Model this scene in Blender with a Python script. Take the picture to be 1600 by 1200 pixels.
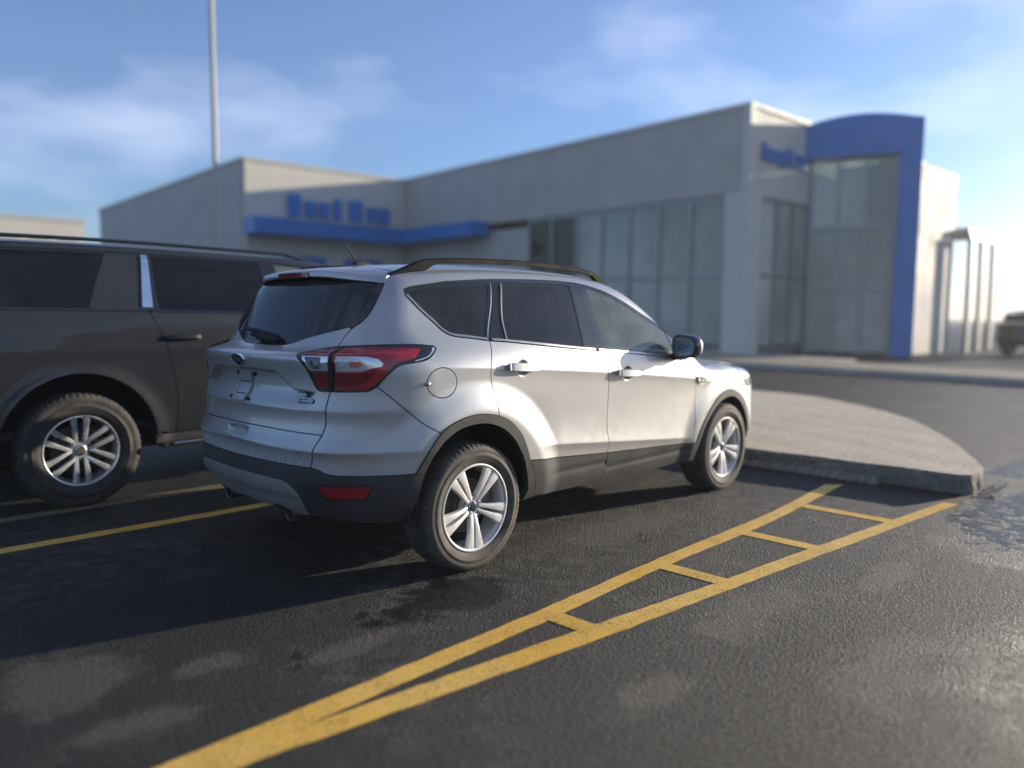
import bpy, bmesh, math, random
import numpy as np
from mathutils import Vector, Matrix, Euler
from mathutils.geometry import delaunay_2d_cdt

for _o in list(bpy.data.objects): bpy.data.objects.remove(_o)
scene = bpy.context.scene
COL = scene.collection
R = math.radians
random.seed(7); rng = np.random.default_rng(7)

# ------------------------------------------------------------------ camera
cam = bpy.data.cameras.new('Camera')
camo = bpy.data.objects.new('Camera', cam); COL.objects.link(camo)
camo.location = (-2.748, -3.784, 1.3715)
camo.rotation_euler = Euler((R(84.694), R(-.484), R(-46.081)), 'XYZ')
cam.sensor_width = 36; cam.lens = 26.82; cam.clip_start = .05; cam.clip_end = 3000
cam.dof.use_dof = True; cam.dof.focus_distance = 4.15; cam.dof.aperture_fstop = .60
scene.camera = camo

# ------------------------------------------------------------------ sky, sun, exposure
SUN = Vector((.940, -.291, .180)).normalized()          # towards the sun: low, ahead and to the right of the car
sun_el = math.asin(SUN.z); sun_az = math.atan2(SUN.x, SUN.y)
world = bpy.data.worlds.new('World'); scene.world = world; world.use_nodes = True
nt = world.node_tree; nt.nodes.clear()
def wn(t, **kw):
    n = nt.nodes.new(t)
    for k, v in kw.items(): setattr(n, k, v)
    return n
w_out = wn('ShaderNodeOutputWorld'); w_bg = wn('ShaderNodeBackground')
w_sky = wn('ShaderNodeTexSky', sky_type='NISHITA', sun_disc=False)
w_sky.sun_elevation = sun_el; w_sky.sun_rotation = sun_az
w_sky.air_density = 1.0; w_sky.dust_density = 1.1; w_sky.ozone_density = 4.6; w_sky.altitude = 300
w_tc = wn('ShaderNodeTexCoord'); w_map = wn('ShaderNodeMapping'); w_map.inputs['Scale'].default_value = (1.0, 1.0, 2.6)
w_n = wn('ShaderNodeTexNoise'); w_n.inputs['Scale'].default_value = 2.9; w_n.inputs['Detail'].default_value = 5; w_n.inputs['Roughness'].default_value = .5
w_map.inputs['Location'].default_value = (3.35, 1.1, .4)
w_r = wn('ShaderNodeValToRGB'); w_r.color_ramp.elements[0].position = .47; w_r.color_ramp.elements[1].position = .80
w_r.color_ramp.elements[1].color = (.62, .62, .62, 1); w_r.color_ramp.elements[0].color = (.06, .06, .06, 1)
w_mix = wn('ShaderNodeMix', data_type='RGBA')
w_cloud = wn('ShaderNodeMix', data_type='RGBA'); w_cloud.inputs[0].default_value = .6
w_cloud.inputs[7].default_value = (9.5, 9.6, 9.9, 1)
L = nt.links.new
L(w_tc.outputs['Generated'], w_map.inputs['Vector']); L(w_map.outputs[0], w_n.inputs['Vector']); L(w_n.outputs['Fac'], w_r.inputs[0])
L(w_sky.outputs[0], w_cloud.inputs[6]); L(w_sky.outputs[0], w_mix.inputs[6]); L(w_cloud.outputs[2], w_mix.inputs[7]); L(w_r.outputs[0], w_mix.inputs[0])
w_wb = wn('ShaderNodeMix', data_type='RGBA', blend_type='MULTIPLY'); w_wb.inputs[0].default_value = 1; w_wb.inputs[7].default_value = (1.0, 1.0, 1.10, 1)
L(w_mix.outputs[2], w_wb.inputs[6]); L(w_wb.outputs[2], w_bg.inputs['Color']); L(w_bg.outputs[0], w_out.inputs['Surface'])
w_bg.inputs['Strength'].default_value = .10
sun = bpy.data.lights.new('Sun', 'SUN'); suno = bpy.data.objects.new('Sun', sun); COL.objects.link(suno)
sun.energy = 4.5; sun.angle = R(.53); sun.color = (1.0, .885, .71)
suno.rotation_euler = (-SUN).to_track_quat('-Z', 'Y').to_euler()
vs = scene.view_settings
vs.view_transform = 'Standard'; vs.look = 'None'; vs.exposure = .95; vs.gamma = 1; vs.use_curve_mapping = False

cy = scene.cycles
cy.max_bounces = 6; cy.diffuse_bounces = 3; cy.glossy_bounces = 4; cy.transmission_bounces = 4; cy.transparent_max_bounces = 12; cy.volume_bounces = 0; cy.caustics_reflective = False; cy.caustics_refractive = False

# ------------------------------------------------------------------ helpers
def tag(o, label=None, cat=None, group=None, kind=None):
    if label: o['label'] = label
    if cat: o['category'] = cat
    if group: o['group'] = group
    if kind: o['kind'] = kind
    return o
def empty(name, loc=(0, 0, 0), rz=0):
    o = bpy.data.objects.new(name, None); COL.objects.link(o); o.location = loc; o.rotation_euler = (0, 0, rz); o.empty_display_size = .2
    return o
def link(name, me, m, parent=None):
    o = bpy.data.objects.new(name, me); COL.objects.link(o)
    if m is not None:
        me.materials.clear(); me.materials.append(m)
    if parent is not None: o.parent = parent
    return o
def mesh_obj(name, V, Fc, m, parent=None, smooth=False, normals=None):
    me = bpy.data.meshes.new(name)
    me.from_pydata([tuple(map(float, v)) for v in V], [], [tuple(map(int, f)) for f in Fc])
    if smooth: me.polygons.foreach_set('use_smooth', [True]*len(me.polygons))
    if normals is not None: me.normals_split_custom_set(normals)
    me.update()
    return link(name, me, m, parent)

class MB:
    """collects simple solids for one mesh"""
    def __init__(s): s.V = []; s.F = []
    def add(s, V, Fc):
        o = len(s.V); s.V += [tuple(v) for v in V]; s.F += [tuple(i+o for i in f) for f in Fc]; return s
    def box(s, lo, hi, ch=0.0):
        (x0, y0, z0), (x1, y1, z1) = lo, hi
        if ch <= 0:
            V = [(x, y, z) for z in (z0, z1) for y in (y0, y1) for x in (x0, x1)]
            return s.add(V, [(0, 2, 3, 1), (4, 5, 7, 6), (0, 1, 5, 4), (2, 6, 7, 3), (0, 4, 6, 2), (1, 3, 7, 5)])
        bm = bmesh.new(); bmesh.ops.create_cube(bm, size=1)
        for v in bm.verts:
            v.co = Vector((x0+(v.co.x+.5)*(x1-x0), y0+(v.co.y+.5)*(y1-y0), z0+(v.co.z+.5)*(z1-z0)))
        bmesh.ops.bevel(bm, geom=list(bm.edges), offset=ch, segments=2, profile=.6, affect='EDGES')
        return s.bm(bm)
    def bm(s, bm):
        bm.verts.index_update(); V = [tuple(v.co) for v in bm.verts]; Fc = [tuple(v.index for v in f.verts) for f in bm.faces]
        bm.free(); return s.add(V, Fc)
    def tube(s, pts, rad, n=10, cap=True):
        P = [Vector(p) for p in pts]; rad = rad if hasattr(rad, '__len__') else [rad]*len(P)
        rings = []; up = Vector((0, 0, 1))
        for i, p in enumerate(P):
            t = (P[min(i+1, len(P)-1)]-P[max(i-1, 0)]).normalized()
            a = t.cross(up)
            if a.length < 1e-3: a = t.cross(Vector((1, 0, 0)))
            a.normalize(); b = a.cross(t)
            rings.append([p+(a*math.cos(2*math.pi*k/n)+b*math.sin(2*math.pi*k/n))*rad[i] for k in range(n)])
        return s.rings(rings, cap)
    def rings(s, rings, cap=True, closed=True):
        n = len(rings[0]); V = [tuple(v) for r in rings for v in r]; Fc = []
        for i in range(len(rings)-1):
            for k in range(n if closed else n-1):
                k2 = (k+1) % n
                Fc.append((i*n+k, i*n+k2, (i+1)*n+k2, (i+1)*n+k))
        if cap:
            Fc.append(tuple(range(n))[::-1]); Fc.append(tuple((len(rings)-1)*n+k for k in range(n)))
        return s.add(V, Fc)
    def lathe(s, prof, n=48, axis='y', c=(0, 0, 0)):
        """prof: (radius, along-axis) pairs"""
        rings = []
        for k in range(n):
            a = 2*math.pi*k/n; ca, sa = math.cos(a), math.sin(a)
            if axis == 'y': rings.append([(c[0]+r*ca, c[1]+t, c[2]+r*sa) for r, t in prof])
            elif axis == 'z': rings.append([(c[0]+r*ca, c[1]+r*sa, c[2]+t) for r, t in prof])
            else: rings.append([(c[0]+t, c[1]+r*ca, c[2]+r*sa) for r, t in prof])
        m = len(prof); V = [v for r in rings for v in r]; Fc = []
        for k in range(n):
            k2 = (k+1) % n
            for i in range(m-1):
                f = (k*m+i, k*m+i+1, k2*m+i+1, k2*m+i)
                Fc.append(f)
        return s.add(V, Fc)
    def prism(s, poly, z0, z1):
        n = len(poly); V = [(x, y, z0) for x, y in poly]+[(x, y, z1) for x, y in poly]
        Fc = [tuple(range(n))[::-1], tuple(range(n, 2*n))]+[(i, (i+1) % n, n+(i+1) % n, n+i) for i in range(n)]
        return s.add(V, Fc)
    def xf(s, M, start=0):
        for i in range(start, len(s.V)): s.V[i] = tuple(M @ Vector(s.V[i]))
        return s
    def build(s, name, m, parent=None, smooth=None):
        o = mesh_obj(name, s.V, s.F, m, parent)
        if smooth is not None:
            me = o.data; me.polygons.foreach_set('use_smooth', [True]*len(me.polygons))
            bm = bmesh.new(); bm.from_mesh(me); bmesh.ops.recalc_face_normals(bm, faces=list(bm.faces))
            for e in bm.edges:
                if len(e.link_faces) == 2 and e.calc_face_angle(0) > R(smooth): e.smooth = False
            bm.to_mesh(me); bm.free()
        return o

# ------------------------------------------------------------------ procedural materials
class NT:
    def __init__(s, name):
        s.m = bpy.data.materials.new(name); s.m.use_nodes = True; s.t = s.m.node_tree
        s.p = s.t.nodes['Principled BSDF']; s.out = s.t.nodes['Material Output']
        s._pos = None
    def n(s, t, **kw):
        nd = s.t.nodes.new(t)
        for k, v in kw.items(): setattr(nd, k, v)
        return nd
    def l(s, a, b): s.t.links.new(a, b)
    def pos(s, space='Object'):
        if s._pos is None: s._pos = s.n('ShaderNodeTexCoord')
        return s._pos.outputs[space]
    def noise(s, scale, detail=4, rough=.55, vec=None, dist=0, space='Object'):
        nd = s.n('ShaderNodeTexNoise'); nd.inputs['Scale'].default_value = scale; nd.inputs['Detail'].default_value = detail
        nd.inputs['Roughness'].default_value = rough; nd.inputs['Distortion'].default_value = dist
        s.l(vec if vec is not None else s.pos(space), nd.inputs['Vector']); return nd.outputs['Fac']
    def ramp(s, fac, stops, interp='LINEAR'):
        nd = s.n('ShaderNodeValToRGB'); cr = nd.color_ramp; cr.interpolation = interp
        while len(cr.elements) < len(stops): cr.elements.new(.5)
        for e, (p, c) in zip(cr.elements, stops):
            e.position = p; e.color = (c, c, c, 1) if not hasattr(c, '__len__') else tuple(c)+(1,)
        s.l(fac, nd.inputs[0]); return nd.outputs[0]
    def mix(s, fac, a, b, blend='MIX'):
        nd = s.n('ShaderNodeMix', data_type='RGBA', blend_type=blend)
        for v, i in ((fac, 0), (a, 6), (b, 7)):
            if hasattr(v, 'is_linked') or hasattr(v, 'links'): s.l(v, nd.inputs[i])
            elif hasattr(v, '__len__'): nd.inputs[i].default_value = tuple(v)+(1,)
            else: nd.inputs[i].default_value = v if i == 0 else (v, v, v, 1)
        return nd.outputs[2]
    def math(s, op, a, b=0, clamp=False):
        nd = s.n('ShaderNodeMath', operation=op, use_clamp=clamp)
        for v, i in ((a, 0), (b, 1)):
            if hasattr(v, 'links'): s.l(v, nd.inputs[i])
            else: nd.inputs[i].default_value = v
        return nd.outputs[0]
    def bump(s, h, strength=.3, dist=.01, normal=None):
        nd = s.n('ShaderNodeBump'); nd.inputs['Strength'].default_value = strength; nd.inputs['Distance'].default_value = dist
        s.l(h, nd.inputs['Height'])
        if normal is not None: s.l(normal, nd.inputs['Normal'])
        return nd.outputs[0]
    def set(s, **kw):
        names = dict(base='Base Color', rough='Roughness', metal='Metallic', coat='Coat Weight', coatr='Coat Roughness', normal='Normal', spec='Specular IOR Level', emit='Emission Color', emits='Emission Strength', ior='IOR', trans='Transmission Weight')
        for k, v in kw.items():
            i = s.p.inputs[names[k]]
            if hasattr(v, 'links'): s.l(v, i)
            elif hasattr(v, '__len__'): i.default_value = tuple(v)+(1,)
            else: i.default_value = v
        return s
def simple(name, base, rough=.5, metal=0, var=.12, scale=8, bump=0, bscale=60, **kw):
    t = NT(name)
    f = t.noise(scale, 5)
    c0 = [c*(1-var) for c in base]; c1 = [min(1, c*(1+var)) for c in base]
    t.set(base=t.ramp(f, [(.3, c0), (.7, c1)]), rough=t.ramp(f, [(.3, max(.02, rough*.85)), (.7, min(1, rough*1.12))]), metal=metal, **kw)
    if bump: t.set(normal=t.bump(t.noise(bscale, 4), bump, .004))
    return t.m
def paint(name, base, metal=.60, rough=.38, coat=.7, dirt=.018, spec=.5, grime=0):
    t = NT(name)
    flake = t.n('ShaderNodeTexVoronoi'); flake.inputs['Scale'].default_value = 900; t.l(t.pos(), flake.inputs['Vector'])
    g = t.noise(3.2, 6, .6); d = t.ramp(g, [(.42, 0.0), (.72, dirt)])
    fine = t.noise(160, 3, .6)
    col = t.mix(t.math('MULTIPLY', flake.outputs['Distance'], .10), base, [c*.7 for c in base])
    if grime:          # road film on the lower body, run marks below the tailgate ledge
        sx = t.n('ShaderNodeSeparateXYZ'); t.l(t.pos(), sx.inputs[0]); z = sx.outputs['Z']; x = sx.outputs['X']
        mp = t.n('ShaderNodeMapping'); mp.inputs['Scale'].default_value = (38, 38, 2.2); t.l(t.pos(), mp.inputs['Vector'])
        run = t.math('MULTIPLY', t.ramp(t.noise(1, 4, .6, vec=mp.outputs[0]), [(.40, 0), (.62, 1)]), t.math('MULTIPLY', t.ramp(z, [(.60, 1), (.69, 1), (.725, 0)]), t.ramp(t.math('MULTIPLY', x, -1), [(.70, 0), (.80, 1)])))
        film = t.math('MULTIPLY', t.ramp(z, [(.50, 1), (.80, 0)]), t.ramp(t.noise(14, 6, .65), [(.40, .15), (.68, 1)]))
        d = t.math('MAXIMUM', d, t.math('MAXIMUM', t.math('MULTIPLY', run, .40), t.math('MULTIPLY', film, grime)))
    col = t.mix(d, col, (.20, .18, .15))
    t.set(base=col, metal=t.math('SUBTRACT', metal, d), rough=t.math('ADD', rough, t.math('MULTIPLY', d, 1.2)), coat=t.math('SUBTRACT', coat, t.math('MULTIPLY', d, 3.0), True), coatr=t.math('ADD', .03, t.math('MULTIPLY', fine, .05)))
    t.set(normal=t.bump(t.noise(55, 2), .012, .004), spec=spec)
    return t.m
def glass(name, tint, refl_tint=(1, 1, 1), rough=.01, ior=1.5, haze=.0, hc=(.4, .38, .34), hs=4):
    t = NT(name); t.t.nodes.remove(t.p)
    tr = t.n('ShaderNodeBsdfTransparent'); gl = t.n('ShaderNodeBsdfGlossy'); mx = t.n('ShaderNodeMixShader'); fr = t.n('ShaderNodeFresnel'); df = t.n('ShaderNodeBsdfDiffuse'); mh = t.n('ShaderNodeMixShader')
    tr.inputs[0].default_value = tuple(tint)+(1,); gl.inputs[0].default_value = tuple(refl_tint)+(1,); gl.inputs['Roughness'].default_value = rough
    fr.inputs['IOR'].default_value = ior; df.inputs[0].default_value = tuple(hc)+(1,)
    t.l(fr.outputs[0], mx.inputs[0]); t.l(tr.outputs[0], mx.inputs[1]); t.l(gl.outputs[0], mx.inputs[2])
    t.l(t.ramp(t.noise(hs, 5, .6), [(.4, haze*.45), (.75, haze)]), mh.inputs[0]); t.l(mx.outputs[0], mh.inputs[1]); t.l(df.outputs[0], mh.inputs[2])
    t.l(mh.outputs[0], t.out.inputs['Surface'])
    return t.m

M = {}
M['silver'] = paint('silver_paint', (.43, .43, .428), grime=.20)
M['grey_paint'] = paint('grey_paint', (.014, .0175, .025), metal=.0, rough=.6, coat=.6, dirt=.03, spec=.15)
M['dark_paint'] = paint('dark_paint', (.03, .032, .036), metal=.3, rough=.3)
M['cladding'] = simple('grey_cladding_plastic', (.045, .045, .047), .55, var=.25, scale=5, bump=.25, bscale=900, spec=.28)
M['skid'] = simple('skid_plate_paint', (.34, .335, .325), .42, .35, var=.12, scale=5)
M['gloss_black'] = simple('gloss_black', (.010, .010, .011), .16, coat=.6)
M['black'] = simple('matt_black', (.008, .008, .009), .75)
M['rubber'] = simple('rubber_seal', (.012, .012, .012), .6)
M['chrome'] = simple('chrome', (.82, .82, .80), .10, 1.0, var=.03)
M['satin'] = simple('satin_metal', (.40, .39, .37), .34, 1.0, var=.06)
M['rail'] = simple('rail_grey', (.012, .012, .0125), .7, 0, var=.1, spec=.06)
M['alloy'] = simple('alloy_wheel', (.74, .73, .71), .36, .35, var=.10, scale=20)
M['alloy2'] = simple('machined_alloy_wheel', (.66, .66, .65), .28, .6, var=.06, scale=20)
M['barrel'] = simple('wheel_barrel', (.42, .42, .42), .42, .7, var=.15, scale=20)
M['iron'] = simple('brake_iron', (.12, .11, .10), .5, .8, var=.3, scale=30)
M['nut'] = simple('lug_nut', (.55, .54, .52), .2, 1.0)
M['glass_dark'] = glass('privacy_glass', (.055, .058, .06), (.9, .92, .95), .015, 1.52, .09)
M['glass_suv'] = glass('suv_glass', (.03, .033, .036), (.85, .9, .95), .015, 1.45, .02)
M['glass_rear'] = glass('rear_window_glass', (.03, .032, .035), (.9, .92, .95), .02, 1.52, .10)
M['glass_clear'] = glass('front_glass', (.62, .72, .69), (.9, .97, .95), .01, 1.55, .34, (.38, .46, .44))  # pale teal diffuse share stands in for a bright reflection
M['mirror'] = simple('mirror_glass', (.30, .33, .36), .03, 1.0, var=.02)
M['seat'] = simple('seat_cloth', (.09, .085, .08), .9, var=.2, scale=30, bump=.2, bscale=400)
M['trim_light'] = simple('interior_trim', (.22, .20, .17), .7, var=.1)
M['trim_dark'] = simple('dashboard', (.03, .03, .03), .65)
M['lens_red'] = simple('red_lens', (.34, .012, .022), .12, var=.18, scale=25, coat=.8)
M['lens_dark_red'] = simple('dark_red_lens', (.15, .005, .010), .14, var=.2, scale=40, coat=.8)
M['lens_white'] = simple('clear_lens', (.55, .57, .60), .18, .35, var=.25, scale=60, coat=.8)
M['lens_chrome'] = simple('lens_bezel', (.78, .79, .82), .16, .8, var=.06)
M['bulb'] = simple('reverse_bulb_socket', (.16, .17, .18), .3, .3, var=.4, scale=60)
M['amber'] = simple('amber_bulb', (.45, .14, .07), .3)
M['reflector'] = simple('red_reflector', (.30, .008, .02), .2, var=.2, scale=120, coat=.6)
M['emblem_blue'] = simple('emblem_blue', (.012, .022, .07), .15, .2, coat=.8)
M['headlight'] = simple('headlight_lens', (.5, .52, .55), .08, .5, coat=1)
M['cap'] = simple('wheel_cap', (.05, .055, .07), .3, .5)
M['gold'] = simple('badge_gold', (.50, .42, .24), .3, .9)
def tyre_mat(name, dust):
    t = NT(name)
    f = t.noise(9, 6, .6); fine = t.noise(90, 4, .6)
    d = t.math('MULTIPLY', t.ramp(f, [(.35, .15), (.7, 1.0)]), t.ramp(fine, [(.3, .5), (.7, 1.0)]))
    t.set(base=t.mix(t.math('MULTIPLY', d, dust), (.016, .016, .017), (.16, .135, .10)), rough=.78, normal=t.bump(fine, .15, .003))
    return t.m
M['tyre'] = tyre_mat('dusty_tyre', .95)
M['tyre2'] = tyre_mat('tyre_rubber', .42)
M['letters'] = simple('tyre_letters', (.03, .029, .027), .7)

def nspline(xk, yk):
    """natural cubic spline through the knots; returns a vectorised function"""
    xk = np.asarray(xk, float); yk = np.asarray(yk, float); n = len(xk)
    h = np.diff(xk); A = np.zeros((n, n)); b = np.zeros((n,) + yk.shape[1:])
    A[0, 0] = A[-1, -1] = 1
    for i in range(1, n-1):
        A[i, i-1] = h[i-1]; A[i, i] = 2*(h[i-1]+h[i]); A[i, i+1] = h[i]
        b[i] = 6*((yk[i+1]-yk[i])/h[i] - (yk[i]-yk[i-1])/h[i-1])
    M = np.linalg.solve(A, b)
    def f(x):
        x = np.clip(np.asarray(x, float), xk[0], xk[-1])
        i = np.clip(np.searchsorted(xk, x)-1, 0, n-2)
        t0 = x-xk[i]; t1 = xk[i+1]-x; hh = h[i]
        return (M[i]*t1**3+M[i+1]*t0**3)/(6*hh) + (yk[i]/hh-M[i]*hh/6)*t1 + (yk[i+1]/hh-M[i+1]*hh/6)*t0
    return f

def smax(a, b, k):
    h = np.maximum(k-np.abs(a-b), 0)/k
    return np.maximum(a, b)+h*h*k*.25

def sstep(a, b, x):
    t = np.clip((x-a)/(b-a), 0, 1)
    return t*t*(3-2*t)

def ridge(t, amp, la, lb, e=.006):
    """a pressed crease: a soft-tipped ridge that dies out over la above and lb below"""
    q = np.sqrt(t*t+e*e)-e
    return amp*np.where(t > 0, np.exp(-q/la), np.exp(-q/lb))

class Body:
    """right/left symmetric car body as an implicit surface, x forward, z up, symmetric in y"""
    def F(s, x, y, z):
        ay = np.abs(y)
        f = ay-s.W(x, z)
        f = smax(f, s.XR(ay, z)-x, s.krear(z))
        f = smax(f, x-s.XF(ay, z), s.kfront)
        f = smax(f, z-s.ZT(x, ay), s.ktop(x))
        return f
    def origin(s, q, z):
        """chart (q = distance round the car, z) -> ray origin, direction in plan"""
        q = np.asarray(q, float)
        thr = np.clip((s.xc-q)/s.rho, 0, np.pi/2); thf = np.clip((q-s.xf)/s.rho, 0, np.pi/2)
        rear = q < s.xc-s.rho*np.pi/2; front = q > s.xf+s.rho*np.pi/2
        ox = np.clip(q, s.xc, s.xf)
        oy = -s.yc*np.ones_like(q)
        oy = np.where(rear, -s.yc+((s.xc-s.rho*np.pi/2)-q), oy)
        oy = np.where(front, -s.yc+(q-(s.xf+s.rho*np.pi/2)), oy)
        dx = -np.sin(thr)+np.sin(thf); dy = -np.cos(thr)*np.cos(thf)
        return ox, oy, dx, dy
    def q_of(s, x, y):
        """inverse of the chart in plan (right side, y<0)"""
        ay = -y
        if x < s.xc:
            if ay < s.yc: return s.xc-s.rho*np.pi/2-(s.yc-ay)
            return s.xc-s.rho*np.arctan2(s.xc-x, ay-s.yc)
        if x > s.xf:
            if ay < s.yc: return s.xf+s.rho*np.pi/2+(s.yc-ay)
            return s.xf+s.rho*np.arctan2(x-s.xf, ay-s.yc)
        return x
    def side(s, q, z):
        q = np.asarray(q, float); z = np.asarray(z, float)
        ox, oy, dx, dy = s.origin(q, z)
        lo = np.zeros_like(q); hi = np.full_like(q, 1.6)
        for _ in range(34):
            m = .5*(lo+hi); v = s.F(ox+dx*m, oy+dy*m, z) > 0
            hi = np.where(v, m, hi); lo = np.where(v, lo, m)
        return np.stack([ox+dx*lo, oy+dy*lo, z], -1)
    def top(s, x, y):
        x = np.asarray(x, float); y = np.asarray(y, float)
        lo = np.full_like(x, s.zmid); hi = np.full_like(x, 2.6)
        for _ in range(34):
            m = .5*(lo+hi); v = s.F(x, y, m) > 0
            hi = np.where(v, m, hi); lo = np.where(v, lo, m)
        return np.stack([x, y, lo], -1)
    def normal(s, P):
        e = .003; x, y, z = P[:, 0], P[:, 1], P[:, 2]
        g = np.stack([s.F(x+e, y, z)-s.F(x-e, y, z), s.F(x, y+e, z)-s.F(x, y-e, z), s.F(x, y, z+e)-s.F(x, y, z-e)], -1)
        return g/(np.linalg.norm(g, axis=1, keepdims=True)+1e-12)

class Crossover(Body):
    xc, xf, yc, rho, zmid, kfront = -.05, 3.0, .35, .6, .75, .30
    WB = 2.69; HUB = .337
    def __init__(s):
        s.wz = nspline([.15, .22, .32, .45, .6, .8, 1.0, 1.15, 1.3, 1.45, 1.6, 1.75],
                       [.775, .800, .842, .872, .884, .892, .896, .874, .812, .750, .684, .61])
        s.lowx = nspline([-1.1, -.7, -.4, 0, .45, 1.4, 1.9, 2.3, 2.69, 3.0, 3.3, 3.7],
                         [-.14, -.045, -.018, -.002, 0, 0, -.002, -.008, -.016, -.034, -.075, -.16])
        s.upx = nspline([-1.1, -.7, -.4, 0, .45, .9, 1.4, 1.9, 2.3, 3.7],
                        [-.20, -.115, -.068, -.028, -.008, 0, -.003, -.018, -.045, -.25])
        lo = nspline([.15, .25, .33, .40, .48, .55, .62, .70, .80, .90, 1.0, 1.09, 1.14, 1.2], [-.55, -.66, -.77, -.835, -.88, -.905, -.905, -.893, -.875, -.862, -.856, -.866, -.874, -.870])
        def xr(z):
            z = np.asarray(z, float); up = 0
            for d in (-.006, -.003, 0, .003, .006): up = up+.2*np.interp(z+d, [1.10, 1.152, 1.166, 1.190, 1.202, 1.53, 1.72], [-.874, -.871, -.852, -.738, -.722, -.535, -.43])
            return np.where(z < 1.14, lo(z), up)
        s.xr = xr
        s.roof = nspline([-.9, -.55, -.3, 0, .5, 1.0, 1.35, 1.6, 1.9, 2.2, 2.34, 2.46, 2.7, 3.0, 3.3, 3.5, 3.7],
                         [1.48, 1.575, 1.622, 1.652, 1.671, 1.667, 1.638, 1.57, 1.395, 1.205, 1.115, 1.075, 1.052, 1.022, .972, .90, .78])
        s.xfz = nspline([.1, .25, .4, .55, .7, .85, .95, 1.1], [3.38, 3.48, 3.55, 3.585, 3.59, 3.57, 3.53, 3.40])
    def zsh(s, x): return 1.086-.062*x-.009*x*x          # the shoulder crease rises to the rear
    def W(s, x, z):
        g = sstep(1.08, 1.32, z)
        w = s.wz(z)+(1-g)*s.lowx(x)+g*s.upx(x)
        # shoulder crease through the door handles, lower crease above the cladding
        fx = sstep(-.55, -.1, x)*(1-sstep(2.35, 2.62, x))
        w = w+fx*ridge(z-s.zsh(x), .012, .12, .055, .004)
        lo = sstep(.42, .7, x)*(1-sstep(1.95, 2.25, x))
        w = w+lo*ridge(z-(.660-.0877*x), .016, .10, .035, .006)
        w = w+(1-sstep(-.66, -.46, x))*ridge(z-.693, .013, .05, .03, .008)
        # swollen arches
        for xw, amp, r0, r1 in ((0, .040, .50, .69), (s.WB, .034, .46, .63)):
            r = np.hypot((x-xw)*.97, z-s.HUB)
            w = w+amp*(1-sstep(r0, r1, r))
        return w
    def XR(s, ay, z):
        x = s.xr(z)+.12*ay**2+.45*ay**4
        return x-ridge(z-.722+.03*ay, .026, .06, .03, .008)-ridge(z-.905+.01*ay, .015, .10, .05, .006)
    def XF(s, ay, z): return s.xfz(z)-.26*ay**2.2
    def ZT(s, x, ay): return s.roof(x)-.055*(1-.35*sstep(2.2, 2.8, x))*(ay/.64)**2.4
    def krear(s, z): return .22-.10*sstep(1.1, 1.3, z)
    def ktop(s, x): return .10

class FullSize(Body):
    xc, xf, yc, rho, zmid, kfront = -.6, 3.7, .5, .7, 1.1, .30
    WB = 3.41; HUB = .392
    def __init__(s):
        s.wz = nspline([.15, .25, .36, .5, .8, 1.1, 1.25, 1.36, 1.5, 1.7, 1.85, 2.0], [.86, .915, .962, .988, 1.006, 1.010, 1.0, .978, .932, .866, .812, .75])
        s.lowx = nspline([-1.6, -1.0, -.5, 0, 3.0, 3.6, 4.0, 4.6], [-.10, -.03, -.005, 0, 0, -.025, -.07, -.20])
        s.xr = nspline([.15, .3, .5, .7, .9, 1.2, 1.35, 1.8, 2.0], [-1.15, -1.25, -1.33, -1.35, -1.33, -1.31, -1.28, -1.16, -1.10])
        s.roof = nspline([-1.6, -1.2, -.5, .5, 1.5, 2.1, 2.35, 2.9, 3.05, 3.2, 3.8, 4.2, 4.5], [1.74, 1.825, 1.868, 1.88, 1.868, 1.83, 1.76, 1.45, 1.34, 1.295, 1.26, 1.20, 1.05])
        s.xfz = nspline([.1, .25, .5, .8, 1.1, 1.3], [4.20, 4.30, 4.37, 4.38, 4.33, 4.2])
    def W(s, x, z):
        w = s.wz(z)+s.lowx(x)+ridge(z-1.085, .010, .14, .05, .012)
        for xw in (0, s.WB):
            w = w+.022*(1-sstep(.50, .64, np.hypot(x-xw, z-s.HUB)))
        return w
    def XR(s, ay, z): return s.xr(z)+.12*ay**2.2
    def XF(s, ay, z): return s.xfz(z)-.14*ay**2.4
    def ZT(s, x, ay): return s.roof(x)-.05*(ay/.8)**2.6
    def krear(s, z): return .16
    def ktop(s, x): return .12

# ------------------------------------------------------------------ car body panels
def cr(pts, step=.012, closed=False):
    """smooth curve (Catmull-Rom) through points, resampled"""
    P = np.array(pts, float); n = len(P)
    if n == 2:
        k = max(1, int(np.linalg.norm(P[1]-P[0])/step)); return [tuple(P[0]+(P[1]-P[0])*i/k) for i in range(k+1)]
    if closed: Q = np.vstack([P[-1], P, P[0], P[1]]); segs = n
    else: Q = np.vstack([2*P[0]-P[1], P, 2*P[-1]-P[-2]]); segs = n-1
    out = []
    for i in range(segs):
        p0, p1, p2, p3 = Q[i:i+4]
        d0, d1, d2 = [max(np.linalg.norm(b-a), 1e-4)**.5 for a, b in ((p0, p1), (p1, p2), (p2, p3))]
        m1 = (p1-p0)/d0-(p2-p0)/(d0+d1)+(p2-p1)/d1; m2 = (p2-p1)/d1-(p3-p1)/(d1+d2)+(p3-p2)/d2
        m1 *= d1; m2 *= d1
        k = max(1, int(round(np.linalg.norm(p2-p1)/step)))
        for j in range(k):
            t = j/k
            out.append(tuple((2*t**3-3*t**2+1)*p1+(t**3-2*t**2+t)*m1+(-2*t**3+3*t**2)*p2+(t**3-t**2)*m2))
    if not closed: out.append(tuple(P[-1]))
    return out
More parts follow.
